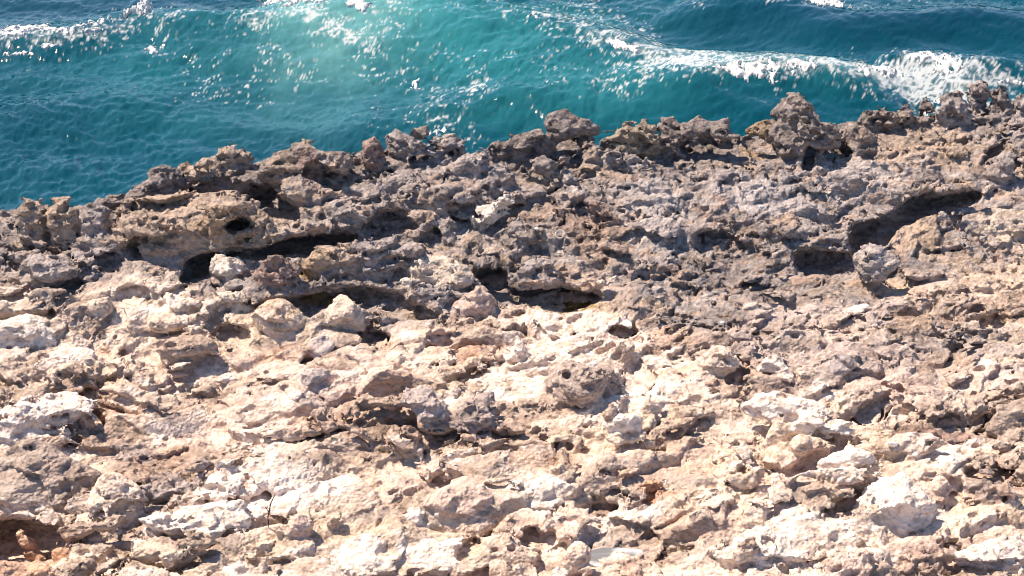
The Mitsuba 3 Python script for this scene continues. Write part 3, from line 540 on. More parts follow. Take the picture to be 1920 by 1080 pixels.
R([(1438,895),(1467,886),(1497,889),(1533,896),(1563,899),(1594,907),(1608,927),(1593,955),(1567,975),(1527,975),(1493,952),(1452,935)], 0.35, 0.35, sink=0.3, amp=0.35, name='rock_boulder', pal='greytan', label='smooth grey scooped boulder left of the biggest white boulder', group=None)
C([(1528,972),(1550,950),(1575,945),(1595,930),(1612,935),(1606,957),(1590,972),(1560,977)], 1.0)
R([(1597,957),(1612,927),(1616,907),(1632,893),(1663,886),(1698,879),(1711,900),(1748,933),(1755,952),(1741,980),(1707,994),(1680,1007),(1647,1010),(1638,985),(1596,980)], 0.7, 0.65, amp=0.7, name='rock_boulder', pal='white', label='biggest white boulder, lower right, with a pinkish grey right face', group=G3, tops=(0.35,0,0.25))
C([(1783,922),(1793,930),(1798,950),(1801,980),(1796,1017),(1780,1012),(1777,980),(1782,955)], 1.0)
C([(1800,947),(1840,940),(1870,930),(1895,925),(1898,940),(1860,952),(1810,957)], 0.9)
R([(1815,925),(1825,905),(1845,900),(1865,915),(1862,932),(1835,938)], 0.6, 0.6, amp=1.6, name='rock_boulder', pal='dgrey', label='dark spongy boulder near the right edge, lower right')
C([(1364,962),(1380,940),(1410,925),(1425,905),(1432,885),(1442,890),(1447,935),(1420,932),(1390,945),(1378,964)], 0.8)
R([(1381,970),(1393,943),(1420,936),(1438,953),(1434,985),(1407,997),(1386,990)], 0.8, 0.8, amp=0.7, name='rock_boulder', pal='cream', label='round cream boulder with a dark base, left of the grey scooped boulder', group=G3)
R([(1378,1020),(1407,1000),(1443,992),(1473,1002),(1488,1020),(1508,1033),(1529,1053),(1515,1070),(1467,1095),(1370,1095),(1350,1055)], 0.6, 0.55, amp=0.6, name='rock_boulder', pal='white', label='large white boulder at the bottom edge, below the round cream boulder', group=G3)
R([(1528,872),(1560,855),(1588,847),(1590,870),(1560,880),(1535,881)], 0.5, 0.6, amp=0.35, name='rock_slab', pal='white', label='left one of two white wedges above the biggest white boulder')
R([(1586,838),(1600,834),(1640,855),(1632,867),(1600,868),(1588,860)], 0.5, 0.6, amp=0.35, name='rock_slab', pal='white', label='right one of two white wedges above the biggest white boulder')
R([(1630,882),(1640,858),(1658,841),(1672,848),(1661,867),(1645,888)], 0.7, 0.7, amp=0.4, name='rock_boulder', pal='pale', sink=-0.5, label='tilted cream finger of rock right of the two white wedges')
R([(1640,1028),(1690,1008),(1760,1003),(1785,1020),(1740,1036),(1670,1040)], 0.3, 0.5, amp=0.5, name='rock_slab', pal='pink', label='low pinkish slab along the bottom, below the biggest white boulder')
R([(1540,1060),(1590,1030),(1630,1035),(1650,1060),(1620,1095),(1550,1095)], 0.35, 0.5, amp=0.7, name='rock_boulder', pal='pink', label='pinkish cream boulder at the bottom edge, right of the large white one', group=G3)
R([(1780,1060),(1830,1025),(1890,1005),(1940,1000),(1945,1060),(1880,1095),(1800,1095)], 0.25, 0.4, amp=0.7, name='rock_slab', pal='white', label='white slab in the lower right corner')
print('features', time.time() - T0, len(ROCK))


# ------------------------------------------------------------------ the surface of the volume (surface nets)
def nets(F, OWN=None):
    neg = F < 0
    cnt = np.zeros(tuple(n - 1 for n in F.shape), np.uint8)
    for a in (0, 1):
        for b in (0, 1):
            for c in (0, 1):
                cnt += neg[a:F.shape[0] - 1 + a, b:F.shape[1] - 1 + b, c:F.shape[2] - 1 + c]
    act = (cnt > 0) & (cnt < 8); del cnt
    ids = np.flatnonzero(act); i, j, k = np.unravel_index(ids, act.shape)
    vid = np.full(act.shape, -1, np.int32); vid.ravel()[ids] = np.arange(len(ids))
    val = {}
    for a in (0, 1):
        for b in (0, 1):
            for c in (0, 1): val[a, b, c] = F[i + a, j + b, k + c]
    acc = np.zeros((len(ids), 3)); m = np.zeros(len(ids))
    cor = list(val)
    for p in cor:
        for ax in range(3):
            if p[ax] == 0:
                q = tuple(1 if d == ax else p[d] for d in range(3))
                fa, fb = val[p], val[q]; x = (fa < 0) != (fb < 0)
                t = np.where(x, fa / np.where(x, fa - fb, 1), 0)
                for d in range(3): acc[:, d] += x * (p[d] + (t if d == ax else 0))
                m += x
    pos = acc / m[:, None] + np.stack([i, j, k], 1)
    own = np.zeros(len(ids), np.int16); best = np.full(len(ids), 9.0)
    for p in (cor if OWN is not None else ()):
        o = OWN[i + p[0], j + p[1], k + p[2]]; b = (val[p] < best); own = np.where(b, o, own); best = np.where(b, val[p], best)
    quads = []
    for ax in range(3):
        A = [slice(None)] * 3; B = [slice(None)] * 3; A[ax] = slice(0, -1); B[ax] = slice(1, None)
        o1, o2 = [d for d in range(3) if d != ax]
        for q in (A, B): q[o1] = slice(1, -1) ; q[o2] = slice(1, -1)
        na, nb = neg[tuple(A)], neg[tuple(B)]
        e = np.flatnonzero(na != nb); idx = list(np.unravel_index(e, na.shape))
        sgn = na.ravel()[e]
        base = [None] * 3; base[ax] = idx[ax]; base[o1] = idx[o1] + 1; base[o2] = idx[o2] + 1
        def cell(d1, d2):
            c = list(base); c[o1] = c[o1] - d1; c[o2] = c[o2] - d2; return vid[c[0], c[1], c[2]]
        q = np.stack([cell(1, 1), cell(0, 1), cell(0, 0), cell(1, 0)], 1)
        flip = sgn if ax != 1 else ~sgn
        q = np.where(flip[:, None], q, q[:, ::-1])
        quads.append(q)
    q = np.vstack(quads); q = q[(q >= 0).all(1)]
    return pos, own, q

pos, vown, quads = nets(F, OWN)
iv, iu, iw = pos.T
yy = np.interp(iv, np.arange(NV), yv); dd = DEPTH(yy)
hh = map_coordinates(HC, [iv, iu], order=1, mode='nearest')
V = np.stack([np.interp(iu, np.arange(NU), uu) * dd, yy, hh + np.interp(iw, np.arange(NW), ww) * dd / 11.0], 1)
gg = map_coordinates(GC, [iv, iu], order=1, mode='nearest')
# drop crumbs that float free of the shelf
from scipy.sparse import coo_matrix
from scipy.sparse.csgraph import connected_components
ee = np.vstack([quads[:, [0, 1]], quads[:, [1, 2]], quads[:, [2, 3]]])
ncomp, comp = connected_components(coo_matrix((np.ones(len(ee), np.int8), (ee[:, 0], ee[:, 1])), shape=(len(V), len(V))), directed=False)
big = np.bincount(comp).argmax()
quads = quads[comp[quads[:, 0]] == big]
tri = np.vstack([quads[:, [0, 1, 2]], quads[:, [0, 2, 3]]])
print('surface', time.time() - T0, len(V), len(tri), ncomp)
fn = np.cross(V[tri[:, 1]] - V[tri[:, 0]], V[tri[:, 2]] - V[tri[:, 0]])
NRM = np.zeros_like(V)
for k in range(3):
    for d in range(3): NRM[:, d] += np.bincount(tri[:, k], fn[:, d], len(V))
ln = np.linalg.norm(NRM, axis=1, keepdims=True); NRM /= np.maximum(ln, 1e-20)
if (NRM[:, 2] * ln[:, 0]).sum() < 0: tri = tri[:, ::-1]; NRM = -NRM

# ------------------------------------------------------------------ stone colours
PAL = {  # light, middle, dark
 'grey':  ((.38,.355,.355), (.245,.226,.226), (.13,.116,.114)),
 'lgrey': ((.46,.435,.43), (.33,.31,.31), (.20,.183,.18)),
 'dgrey': ((.235,.213,.208), (.140,.125,.122), (.075,.065,.062)),
 'grey2': ((.42,.36,.32), (.24,.21,.20), (.13,.11,.105)),
 'greytan':((.40,.345,.30), (.27,.235,.205), (.155,.13,.115)),
 'tan':   ((.44,.35,.27), (.315,.25,.195), (.15,.12,.10)),
 'olive': ((.34,.29,.21), (.21,.178,.135), (.11,.095,.075)),
 'cream': ((.70,.605,.49), (.57,.48,.375), (.31,.245,.185)),
 'pale':  ((.78,.70,.595), (.68,.59,.485), (.39,.315,.25)),
 'white': ((.86,.83,.77), (.79,.735,.66), (.48,.405,.34)),
 'matrix':((.40,.315,.245), (.225,.172,.135), (.115,.088,.07)),
 'block': ((.62,.585,.56), (.57,.53,.505), (.47,.43,.405)),
 'pink':  ((.64,.52,.45), (.53,.415,.355), (.34,.255,.215)),
 'brown': ((.38,.28,.21), (.235,.172,.132), (.12,.092,.078)),
 'red':   ((.31,.21,.18), (.19,.127,.108), (.115,.08,.072)),
 'orange':((.60,.38,.24), (.46,.27,.165), (.25,.14,.09)),
}
STAINS = [  # px, py, half-width, half-height, colour, strength: rust, algae, bleached and bare stone
 (1235,925,36,26,'orange',.9),(1765,800,90,30,'red',.7),(1690,790,40,25,'brown',.8),(50,1025,90,45,'orange',.85),(120,1005,30,20,'brown',.6),
 (580,340,22,22,'red',.7),(550,285,26,8,'red',.5),(1090,410,70,40,'red',.5),(1000,385,60,30,'brown',.5),(240,405,50,15,'red',.5),
 (1100,565,30,18,'ochre',.9),(590,495,40,16,'ochre',.9),(440,470,120,14,'ochre',.6),(1040,570,60,14,'ochre',.8),(700,500,20,8,'tan',.4),
 (1410,280,40,22,'ochre',.55),(1120,325,60,14,'tan',.8),(1750,270,130,60,'tan',.65),(1660,290,60,40,'tan',.5),(1240,380,60,60,'lgrey',.8),(1225,450,50,40,'lgrey',.7),
 (1230,400,85,70,'lgrey',.9),(1450,375,110,45,'lgrey',.9),(1640,320,70,40,'lgrey',.6),(760,340,60,40,'grey',.7),(900,340,70,40,'lgrey',.5),(170,650,60,20,'orange',.35),(290,700,60,20,'orange',.3),(640,730,50,30,'pink',.6),(1000,860,80,25,'orange',.25),(780,900,70,30,'pink',.6),(560,850,60,20,'pink',.5),(1300,880,60,30,'orange',.3),(1500,860,60,25,'pink',.5),(1120,840,50,25,'orange',.3),(420,660,40,20,'brown',.5),(1400,820,70,30,'pink',.5),(1860,700,60,40,'pink',.6),(1620,760,50,25,'greytan',.4),(700,800,40,40,'matrix',.6),(620,690,50,40,'matrix',.5),(860,720,50,20,'matrix',.5),(450,730,60,20,'matrix',.6),(1430,370,90,40,'lgrey',.9),(1480,390,70,30,'lgrey',.6),(1180,345,50,25,'lgrey',.6),(1320,420,50,20,'lgrey',.5),(1560,330,60,25,'lgrey',.6),(1790,300,60,40,'tan',.6),(1720,430,60,30,'tan',.6),(950,440,50,25,'lgrey',.4),(820,300,60,30,'lgrey',.5),(1380,310,60,20,'tan',.6),(1130,370,40,12,'tan',.5),(780,390,50,25,'tan',.6),(560,400,60,30,'tan',.5),(330,430,80,20,'tan',.6),(120,450,60,25,'tan',.5),(1620,330,60,40,'lgrey',.5),(1680,345,30,12,'pale',.5),(640,340,30,40,'tan',.4),(520,350,30,30,'tan',.6),(740,340,30,30,'lgrey',.5),
 (1130,455,90,50,'brown',.55),(1370,430,80,25,'brown',.4),(1560,520,90,25,'brown',.4),(1500,560,150,25,'greytan',.6),
 (1110,705,40,20,'grey',.7),(1155,725,32,30,'tan',.8),(600,745,40,40,'lgrey',.5),(230,850,70,30,'grey',.6),(330,800,60,25,'grey',.4),(80,880,90,45,'tan',.4),
 (1330,760,70,25,'brown',.5),(1350,1000,40,40,'greytan',.5),(1150,1000,60,35,'greytan',.7),(690,960,40,25,'greytan',.7),(300,930,60,20,'grey',.4),
 (870,960,60,10,'grey',.3),(1060,780,90,12,'brown',.5),(520,970,30,20,'grey',.5),(1680,720,90,40,'pink',.6),(1600,690,80,40,'greytan',.5),(1800,640,120,40,'greytan',.5),
 (1450,610,60,40,'dgrey',.4),(1280,640,40,30,'brown',.4),(960,930,200,60,'pale',.4),(470,930,160,70,'white',.5),(1180,860,90,50,'pale',.5),(120,620,60,25,'pale',.4),
 (940,700,200,60,'pale',.35),(1880,430,60,60,'cream',.4),(1780,480,70,30,'tan',.5),(1340,930,60,40,'pale',.4),(1700,1040,120,30,'pink',.4),(1850,760,70,50,'greytan',.4),
]
PAL['ochre'] = ((.42,.31,.16), (.28,.20,.095), (.15,.105,.055))
pn = list(PAL); PA = np.array([PAL[k] for k in pn])     # n, 3, 3
x, y, z = (mi.Float(F32(V[:, k])) for k in range(3))
s_, t_ = x * CA + y * SA, -x * SA + y * CA
A1 = np.array(dfbm(s_ * 1.9 + 40, t_ * 2.9, z * 2.5, 3)); A2 = np.array(dfbm(s_ * 7, t_ * 11, z * 11 + 3, 3)); A3 = np.array(dfbm(s_ * 26 + 5, t_ * 38, z * 38, 3))
A4 = np.array(dfbm(s_ * 75 + 5, t_ * 95, z * 95, 2)); A5 = np.array(dfbm(s_ * 1.2 + 70, t_ * 3.0 + 8 * z, z * 2, 3)); A6 = np.array(dfbm(s_ * 4 + 20, t_ * 5, z * 5, 3))
f1, f2, cr = worley(s_ / 0.07, t_ / 0.05, z / 0.05, 3.0); W1 = np.array(dr.sqrt(f1)); WR = np.array(cr)
zt = zone_tan(V[:, 0], V[:, 1])
# the mix over the bedrock: weights of the palettes
def w_(a, b, v): return sstep(a, b, v)
wt = np.zeros((len(V), len(pn)), np.float32)
def lay(name, w):
    w = w.astype(np.float32); wt[:] *= (1 - w)[:, None]; wt[:, pn.index(name)] += w
wt[:, pn.index('cream')] = 1
wx_ = dfbm(s_ * 2.2, t_ * 2.6, z * 2.6, 2) - 0.5; wy_ = dfbm(s_ * 2.2 + 31, t_ * 2.6, z * 2.6 + 7, 2) - 0.5
hx_ = dfbm(s_ * 9, t_ * 11, z * 11, 2) - 0.5; hy_ = dfbm(s_ * 9 + 17, t_ * 11, z * 11 + 5, 2) - 0.5
PT = np.array(dfbm((s_ + 0.34 * wx_ + 0.07 * hx_) * 2.1 + 9, (t_ + 0.26 * wy_ + 0.06 * hy_) * 3.4, z * 1.2, 3))     # the same softer, rougher beds as in the relief
lay('pale', w_(0.42, 0.56, A1)); lay('pink', w_(0.55, 0.66, A5) * 0.55); lay('white', w_(0.49, 0.58, 0.7 * A6 + 0.3 * A1))
lay('matrix', w_(0.48, 0.56, PT + 0.45 * (A3 - 0.5)) * 0.74); lay('greytan', w_(0.56, 0.64, A2) * 0.5); lay('brown', w_(0.55, 0.64, A6 * 0.5 + A5 * 0.5) * 0.4); lay('orange', w_(0.60, 0.70, A5 * 0.6 + A2 * 0.4) * 0.35)
tz = zt * (1 - gg)
lay('greytan', tz * 0.55 * w_(0.40, 0.56, A2)); lay('tan', tz * 0.45 * w_(0.45, 0.6, A6)); lay('lgrey', tz * 0.5 * w_(0.52, 0.62, A5))
lay('tan', gg * 0.85); lay('grey', gg * 0.92 * w_(0.35, 0.48, A1 * 0.5 + A2 * 0.5)); lay('lgrey', gg * w_(0.55, 0.66, A6) * 0.7); lay('dgrey', gg * w_(0.54, 0.64, A5) * 0.6); lay('brown', gg * w_(0.57, 0.67, A2) * 0.65)
edge = sstep(8.7, 9.4, st(V[:, 0], V[:, 1])[1])
lay('dgrey', edge * 0.9 * w_(0.34, 0.5, A6))
for px, py, hw, hv, nm, k in STAINS:
    c = at(px, py); ax = abs(on_plane(px + hw, py, c, np.array([0, 0, 1.0]))[0] - c[0]); ay = abs(on_plane(px, py - hv, c, np.array([0, -0.35, 0.94]))[1] - c[1])
    m = np.flatnonzero((np.abs(V[:, 0] - c[0]) < 2 * ax) & (np.abs(V[:, 1] - c[1]) < 2 * ay))
    r = np.sqrt(((V[m, 0] - c[0]) / ax) ** 2 + ((V[m, 1] - c[1]) / ay) ** 2) + 1.3 * (A2[m] - 0.5) + 0.9 * (A6[m] - 0.5)
    w = (k * w_(1.05, 0.6, r)).astype(np.float32); wt[m] *= (1 - w)[:, None]; wt[m, pn.index(nm)] += w
for own, (key, pal) in ROCK.items():
    if pal:
        m = vown == own
        if m.any():
            keep = wt[m] * 0.34; keep[:, pn.index(pal)] += 0.66; wt[m] = keep
v = 0.55 + 1.7 * (A3 - 0.5) + 1.1 * (A2 - 0.5) + 1.6 * (A4 - 0.5)
v = v - 0.35 * w_(0.45, 0.2, W1) * (WR > 0.55)
v = np.clip(v, 0, 1)[:, None, None]
lo_, hi_ = np.clip(v * 2, 0, 1), np.clip(v * 2 - 1, 0, 1)
COL = np.zeros((len(V), 3))
for k in range(len(pn)):
    m = wt[:, k] > 0.004
    L, M_, D = PA[k]
    a = D + (M_ - D) * lo_[m, :, 0]; a = a + (L - a) * hi_[m, :, 0]
    COL[m] += wt[m, k][:, None] * a
COL *= (0.94 + 0.12 * A5)[:, None]
COL *= 1 + 0.10 * (A6 - 0.5)[:, None] * np.array([1.0, 0.1, -0.9])
COL = np.clip(COL * (np.array([1.0, 0.96, 0.98]) * (1 - gg[:, None]) + np.array([1.0, 0.98, 0.98]) * gg[:, None]), 0.02, 0.86)
print('colours', time.time() - T0)

def stone_grit(p, n, uv): return 0.014 * mikit.fbm(p.x * 70, p.y * 70, p.z * 70, 2)
scene['stone_skin'] = {'type': 'twosided', 'b': {'type': 'bumpmap', 't': mikit.proc(stone_grit, eps=0.002), 'b': {'type': 'principled', 'base_color': {'type': 'mesh_attribute', 'name': 'vertex_color'}, 'roughness': 0.72, 'specular': 0.35}}}
def put(key, v, f, n, c, bsdf='stone_skin'):
    path = meshkit.write_ply((v, f), False, None, c, normals=n)
    scene[key] = {'type': 'ply', 'filename': path, 'face_normals': False, 'bsdf': {'type': 'ref', 'id': bsdf}}
fo = vown[tri]; fown = np.where(fo[:, 1] == fo[:, 2], fo[:, 1], fo[:, 0])
order = np.argsort(fown, kind='stable'); cuts = np.searchsorted(fown[order], np.arange(len(ROCK) + 2))
for o in range(len(ROCK) + 1):
    f = tri[order[cuts[o]:cuts[o + 1]]]
    key = 'rock_shelf' if o == 0 else ROCK[o][0]
    if len(f) < 12:
        print('nothing left of', key, labels.get(key)); labels.pop(key, None); continue
    u, inv = np.unique(f, return_inverse=True)
    put(key, V[u], inv.reshape(-1, 3), NRM[u], COL[u])
labels['rock_shelf'] = {'label': 'weathered limestone shelf, grey at the sea edge and cream towards the front', 'category': 'rock', 'kind': 'structure'}
TREE = cKDTree(V)
def ground(px, py):
    """the point of the shelf's surface that is seen at px, py"""
    d = ray(px, py); w = V - CAM; a = w @ d; r = np.linalg.norm(w - a[:, None] * d, axis=1)
    near = r < 0.012
    if not near.any(): return V[r.argmin()]
    i = np.flatnonzero(near)[a[near].argmin()]; return V[i]

# ------------------------------------------------------------------ the sea
DS = lambda yy: yy * math.cos(PITCH) + (CAM[2] - SEA_Z) * math.sin(PITCH)
def wline(pts_, n=500):
    W = np.array([sea_at(a, b, SEA_Z + z) for a, b, z in pts_])[:, :2]
    k = np.linspace(0, len(W) - 1, n); i = np.minimum(k.astype(int), len(W) - 2); f = (k - i)[:, None]
    return W[i] * (1 - f) + W[i + 1] * f
SWELL = [  # crest line (px, py, height above still water), height, length of the front, length of the back
 ([(300, 60, .5), (480, 5, .8), (640, -25, 1.0), (820, -20, 1.0), (980, 5, .9), (1130, 62, .7), (1230, 100, .6), (1400, 118, .5), (1560, 128, .4), (1700, 135, .3)], 0.8, 3.2, 1.6),
 ([(-150, 60, .4), (20, 55, .4), (100, 58, .4), (190, 45, .4), (250, 25, .4), (330, 25, .4), (420, 30, .3)], 0.45, 1.0, 1.2),
 ([(1640, 108, .3), (1700, 100, .4), (1770, 98, .4), (1840, 104, .4), (2000, 112, .3)], 0.45, 0.9, 0.9),
 ([(1250, -30, .5), (1420, -25, .7), (1560, 8, .7), (1750, 10, .6), (2050, 30, .5)], 0.6, 1.4, 1.5),
 ([(-100, 250, .15), (60, 205, .2), (200, 185, .2), (330, 200, .15)], 0.22, 1.0, 1.0),
 ([(240, 95, .2), (300, 90, .2), (345, 98, .2)], 0.10, 0.6, 0.6),
 ([(560, 245, .1), (760, 215, .2), (960, 190, .2), (1130, 200, .1)], 0.20, 1.2, 1.0),
 ([(1180, 200, .1), (1400, 175, .15), (1600, 168, .15), (1900, 150, .1)], 0.22, 0.8, 0.7)]
SWL = [(wline(a), h, lf, lb) for a, h, lf, lb in SWELL]
_rng = np.random.default_rng(5)
COMP = [(2 * math.pi / L, th, a, ph) for L, th, a, ph in zip(3.6 * np.exp(-_rng.uniform(0, 2.2, 22)), _rng.normal(-1.9, 0.55, 22), np.full(22, 0.0085), _rng.uniform(0, 6.28, 22))]
def sea_height(x, y):
    z = np.zeros_like(x)
    p = np.stack([x / 2.4, y / 2.4, x * 0], -1)
    wx = 0.9 * (meshkit.fbm(p, 2, 31) - 0.5); wy = 0.9 * (meshkit.fbm(p, 2, 32) - 0.5)
    shape = x.shape
    for W, h, lf, lb in SWL:
        d2, idx = cKDTree(W).query(np.stack([(x + wx).ravel(), (y + wy).ravel()], 1), workers=-1)
        dyy = (y + wy).ravel() - W[idx, 1]
        L = lf + (lb - lf) * sstep(-0.6, 0.6, dyy / (d2 + 0.05))
        u = idx / (len(W) - 1.0)
        z = z + (h * np.sqrt(np.minimum(1, 5 * np.minimum(u, 1 - u) + 0.02)) * np.exp(-(d2 / L) ** 2)).reshape(shape)
    gust = 0.5 + 1.0 * meshkit.fbm(np.stack([x / 5, y / 5, x * 0 + 9], -1), 2, 33)
    for k, th, a, ph in COMP:
        a = a * (2 * math.pi / k) ** 0.9
        q = k * ((x + wx) * math.cos(th) + (y + wy) * math.sin(th)) + ph
        z = z + gust * a * (1 - np.abs(np.sin(q / 2)) ** 1.3)
    for f, amp, sd in ((2.4, 0.035, 41), (5.0, 0.022, 42), (11.0, 0.017, 43)):
        n = meshkit.fbm(np.stack([(x + wx) * f * 0.8 + 0.3 * (y + wy) * f, (y + wy) * f * 1.1 - 0.25 * x * f, x * 0], -1), 2, sd)
        z = z + amp * gust * (1 - np.abs(2 * n - 1) * 1.6)
    return SEA_Z - 0.25 + z
SN = 780
us = np.linspace(-UMAX * 1.10, UMAX * 1.10, SN)
ysea = [16.5]
while ysea[-1] < 46: ysea.append(ysea[-1] + DS(ysea[-1]) * 0.00285)
ysea = np.array(ysea); SM = len(ysea)
SX = us[None, :] * DS(ysea)[:, None]; SY = np.repeat(ysea[:, None], SN, 1); SZ = sea_height(SX, SY)
def quadgrid(n, m):
    i, j = np.meshgrid(np.arange(n - 1), np.arange(m - 1), indexing='ij'); a = i * m + j
    return np.stack([a, a + 1, a + m + 1, a + m], -1).reshape(-1, 4)
QT = []
BREAK = [(wline(a, 300), w, k) for a, w, k in [([(1300, 128, .5), (1390, 142, .5), (1450, 136, .5), (1520, 134, .45), (1600, 136, .4), (1690, 142, .3)], 0.6, 1.1), ([(1690, 118, .35), (1750, 112, .35), (1780, 140, .3), (1826, 118, .35)], 0.55, 0.75),
         ([(-20, 62, .4), (60, 60, .4), (130, 62, .4), (200, 48, .4), (260, 30, .4), (330, 30, .4)], 0.45, 0.85), ([(1120, 70, .7), (1170, 88, .65), (1240, 108, .6), (1320, 128, .5)], 0.5, 0.9), ([(1700, 190, .1), (1780, 175, .1), (1930, 158, .1)], 0.45, 0.4),
         ([(480, 8, .8), (560, 4, .9), (640, 6, 1.0), (690, 25, .9)], 0.6, 0.8), ([(985, 30, .7), (1060, 25, .7), (1110, 65, .6)], 0.6, 0.6), ([(815, 165, .2), (822, 215, .1), (850, 245, .1), (880, 265, .1)], 0.4, 0.5), ([(500, 55, .7), (520, 90, .5), (560, 112, .4)], 0.3, 0.5)]]
def sea_tint(x, y, z):
    """the water's own colour: bluer and darker in deep troughs, turquoise where air bubbles hang in it, with one hazy glow painted in; and the lace of foam"""
    P = lambda px, py: sea_at(px, py, SEA_Z)
    a = np.zeros_like(x)
    for px, py, hw, hh_, k in [(660, 10, 110, 70, 1.0), (600, 60, 190, 90, .6), (900, 60, 260, 90, .5), (760, 130, 520, 110, .55), (1050, 30, 110, 50, .6), (1110, 200, 200, 70, .3), (1480, 175, 330, 40, .45), (450, 210, 220, 80, .15), (880, 230, 200, 40, .3)]:
        c = P(px, py); ax = c[1] * hw / 2450; ay = abs(P(px, py - hh_ * .6)[1] - c[1])
        a = a + 0.8 * k * np.exp(-((x - c[0]) / ax) ** 2 - ((y - c[1]) / ay) ** 2)
    n1 = meshkit.fbm(np.stack([x / 2.2, y / 3.0, x * 0], -1), 3, 51); n2 = meshkit.fbm(np.stack([x / 0.5, y / 0.9, x * 0], -1), 3, 52)
    a = np.clip(a * (0.55 + 0.9 * n1) + 0.25 * (n2 - 0.5) * a + 0.10 * (n1 - 0.5), 0, 1)
    deep = np.zeros_like(x)
    for px, py, hw, hh_, k in [(1420, 60, 330, 70, 1.0), (1850, 60, 200, 60, .7), (120, 5, 420, 60, .8), (20, 200, 240, 160, .35), (700, 300, 500, 60, .25)]:
        c = P(px, py); ax = c[1] * hw / 2450; ay = abs(P(px, py - hh_ * .6)[1] - c[1])
        deep = deep + k * np.exp(-((x - c[0]) / ax) ** 2 - ((y - c[1]) / ay) ** 2)
    deep = np.clip(deep * (0.7 + 0.6 * n1), 0, 1)
    base = np.array([.001, .054, .090]); turq = np.array([.022, .185, .215]); blue = np.array([.001, .037, .074])
    c = base * (1 - deep[..., None]) + blue * deep[..., None]
    c = c * (1 - a[..., None]) + turq * a[..., None]
    c = c * (0.88 + 0.24 * n1[..., None])
    c_ = P(655, 8); hazy_glow = np.clip(0.9 * np.exp(-((x - c_[0]) / 1.5) ** 2 - ((y - c_[1]) / 5.5) ** 2) * (2.2 * (0.6 * n1 + 0.4 * n2) - 0.45), 0, 0.38)  # hazy glow on the water, painted into its colour as a paler patch
    c = c * (1 - hazy_glow[..., None]) + np.array([.20, .42, .43]) * hazy_glow[..., None]
    # foam lace
    D = np.full_like(x, 0.055)
    for px, py, hw, hh_, k in [(1500, 165, 420, 45, .42), (1350, 168, 260, 40, .42), (1620, 185, 320, 36, .36), (1800, 130, 160, 30, .3), (1320, 150, 130, 40, .3), (1230, 110, 120, 22, .5), (1050, 40, 130, 60, .45), (1110, 60, 90, 50, .3), (640, 10, 90, 45, .55), (750, 40, 120, 40, .3), (510, 40, 60, 30, .3), (820, 220, 90, 60, .32), (1000, 190, 150, 40, .25), (720, 120, 160, 60, .15),
                            (100, 90, 160, 30, .4), (330, 40, 180, 40, .3), (850, 270, 100, 25, .35), (1850, 160, 120, 30, .4), (1560, 10, 160, 25, .5), (1420, 15, 90, 25, .3), (300, 130, 120, 40, .15), (450, 170, 120, 40, .12), (1200, 200, 120, 25, .25)]:
        c_ = P(px, py); ax = c_[1] * hw / 2450; ay = abs(P(px, py - hh_ * .6)[1] - c_[1])
        D = D + k * np.exp(-((x - c_[0]) / ax) ** 2 - ((y - c_[1]) / ay) ** 2)
    for W, wid, k in BREAK:
        d_, i_ = cKDTree(W).query(np.stack([x.ravel(), y.ravel()], 1), workers=-1, distance_upper_bound=6.0)
        D = D + k * np.exp(-(np.minimum(d_, 9) / wid) ** 2).reshape(x.shape)
    D = np.clip(D, 0, 1.6)
    wx = 1.2 * (meshkit.fbm(np.stack([x / 1.3, y / 1.3, x * 0], -1), 3, 61) - 0.5); wy = 1.6 * (meshkit.fbm(np.stack([x / 1.3, y / 1.3, x * 0 + 4], -1), 3, 62) - 0.5)
    r = 0
    for f, w in ((2.6, .36), (6.3, .34), (14.0, .30)):
        q_ = np.stack([0.83 * (x + wx) * f + 0.55 * (y + wy) * f * 0.9, 1.9 * (-0.45 * (x + wx) * f + 0.89 * (y + wy) * f * 0.9), x * 0 + f], -1)
        r = r + w * (1 - np.abs(2 * (0.65 * meshkit.noise(q_, 63) + 0.35 * meshkit.noise(q_ * 2.1 + 7, 65)) - 1) * 1.3)
    gate = meshkit.fbm(np.stack([x / 0.8, y / 1.5, x * 0 + 2], -1), 4, 64)
    r = r + 0.30 * (gate - 0.5)
    if not QT: QT.append(np.quantile(r, np.linspace(0, 1, 401)))
    cover = np.clip(0.40 * (D - 0.06), 0.002, 0.62) ** 1.25
    th = np.interp(1 - cover, np.linspace(0, 1, 401), QT[0]); th2 = np.interp(np.maximum(0.02, 1 - 2.2 * cover), np.linspace(0, 1, 401), QT[0])
    foam = sstep(th - 0.05, th + 0.06, r)
    haze = 0.45 * sstep(th2 - 0.03, th + 0.02, r) * sstep(0.15, 0.55, D)
    foam = np.clip(np.maximum(foam, haze * 0.6), 0, 1)[..., None]
    return c * (1 - 0.8 * foam) + np.array([.54, .60, .63]) * 0.8 * foam
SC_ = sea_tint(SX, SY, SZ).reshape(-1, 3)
sv = np.stack([SX, SY, SZ], -1).reshape(-1, 3)
scene['water_skin'] = {'type': 'principled', 'base_color': {'type': 'mesh_attribute', 'name': 'vertex_color'}, 'roughness': 0.07, 'eta': 1.34}
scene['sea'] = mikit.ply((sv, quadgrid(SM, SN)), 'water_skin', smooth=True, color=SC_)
labels['sea'] = {'label': 'choppy turquoise sea beyond the rocks, streaked with foam', 'category': 'sea', 'kind': 'structure'}
print('sea', time.time() - T0, len(sv))
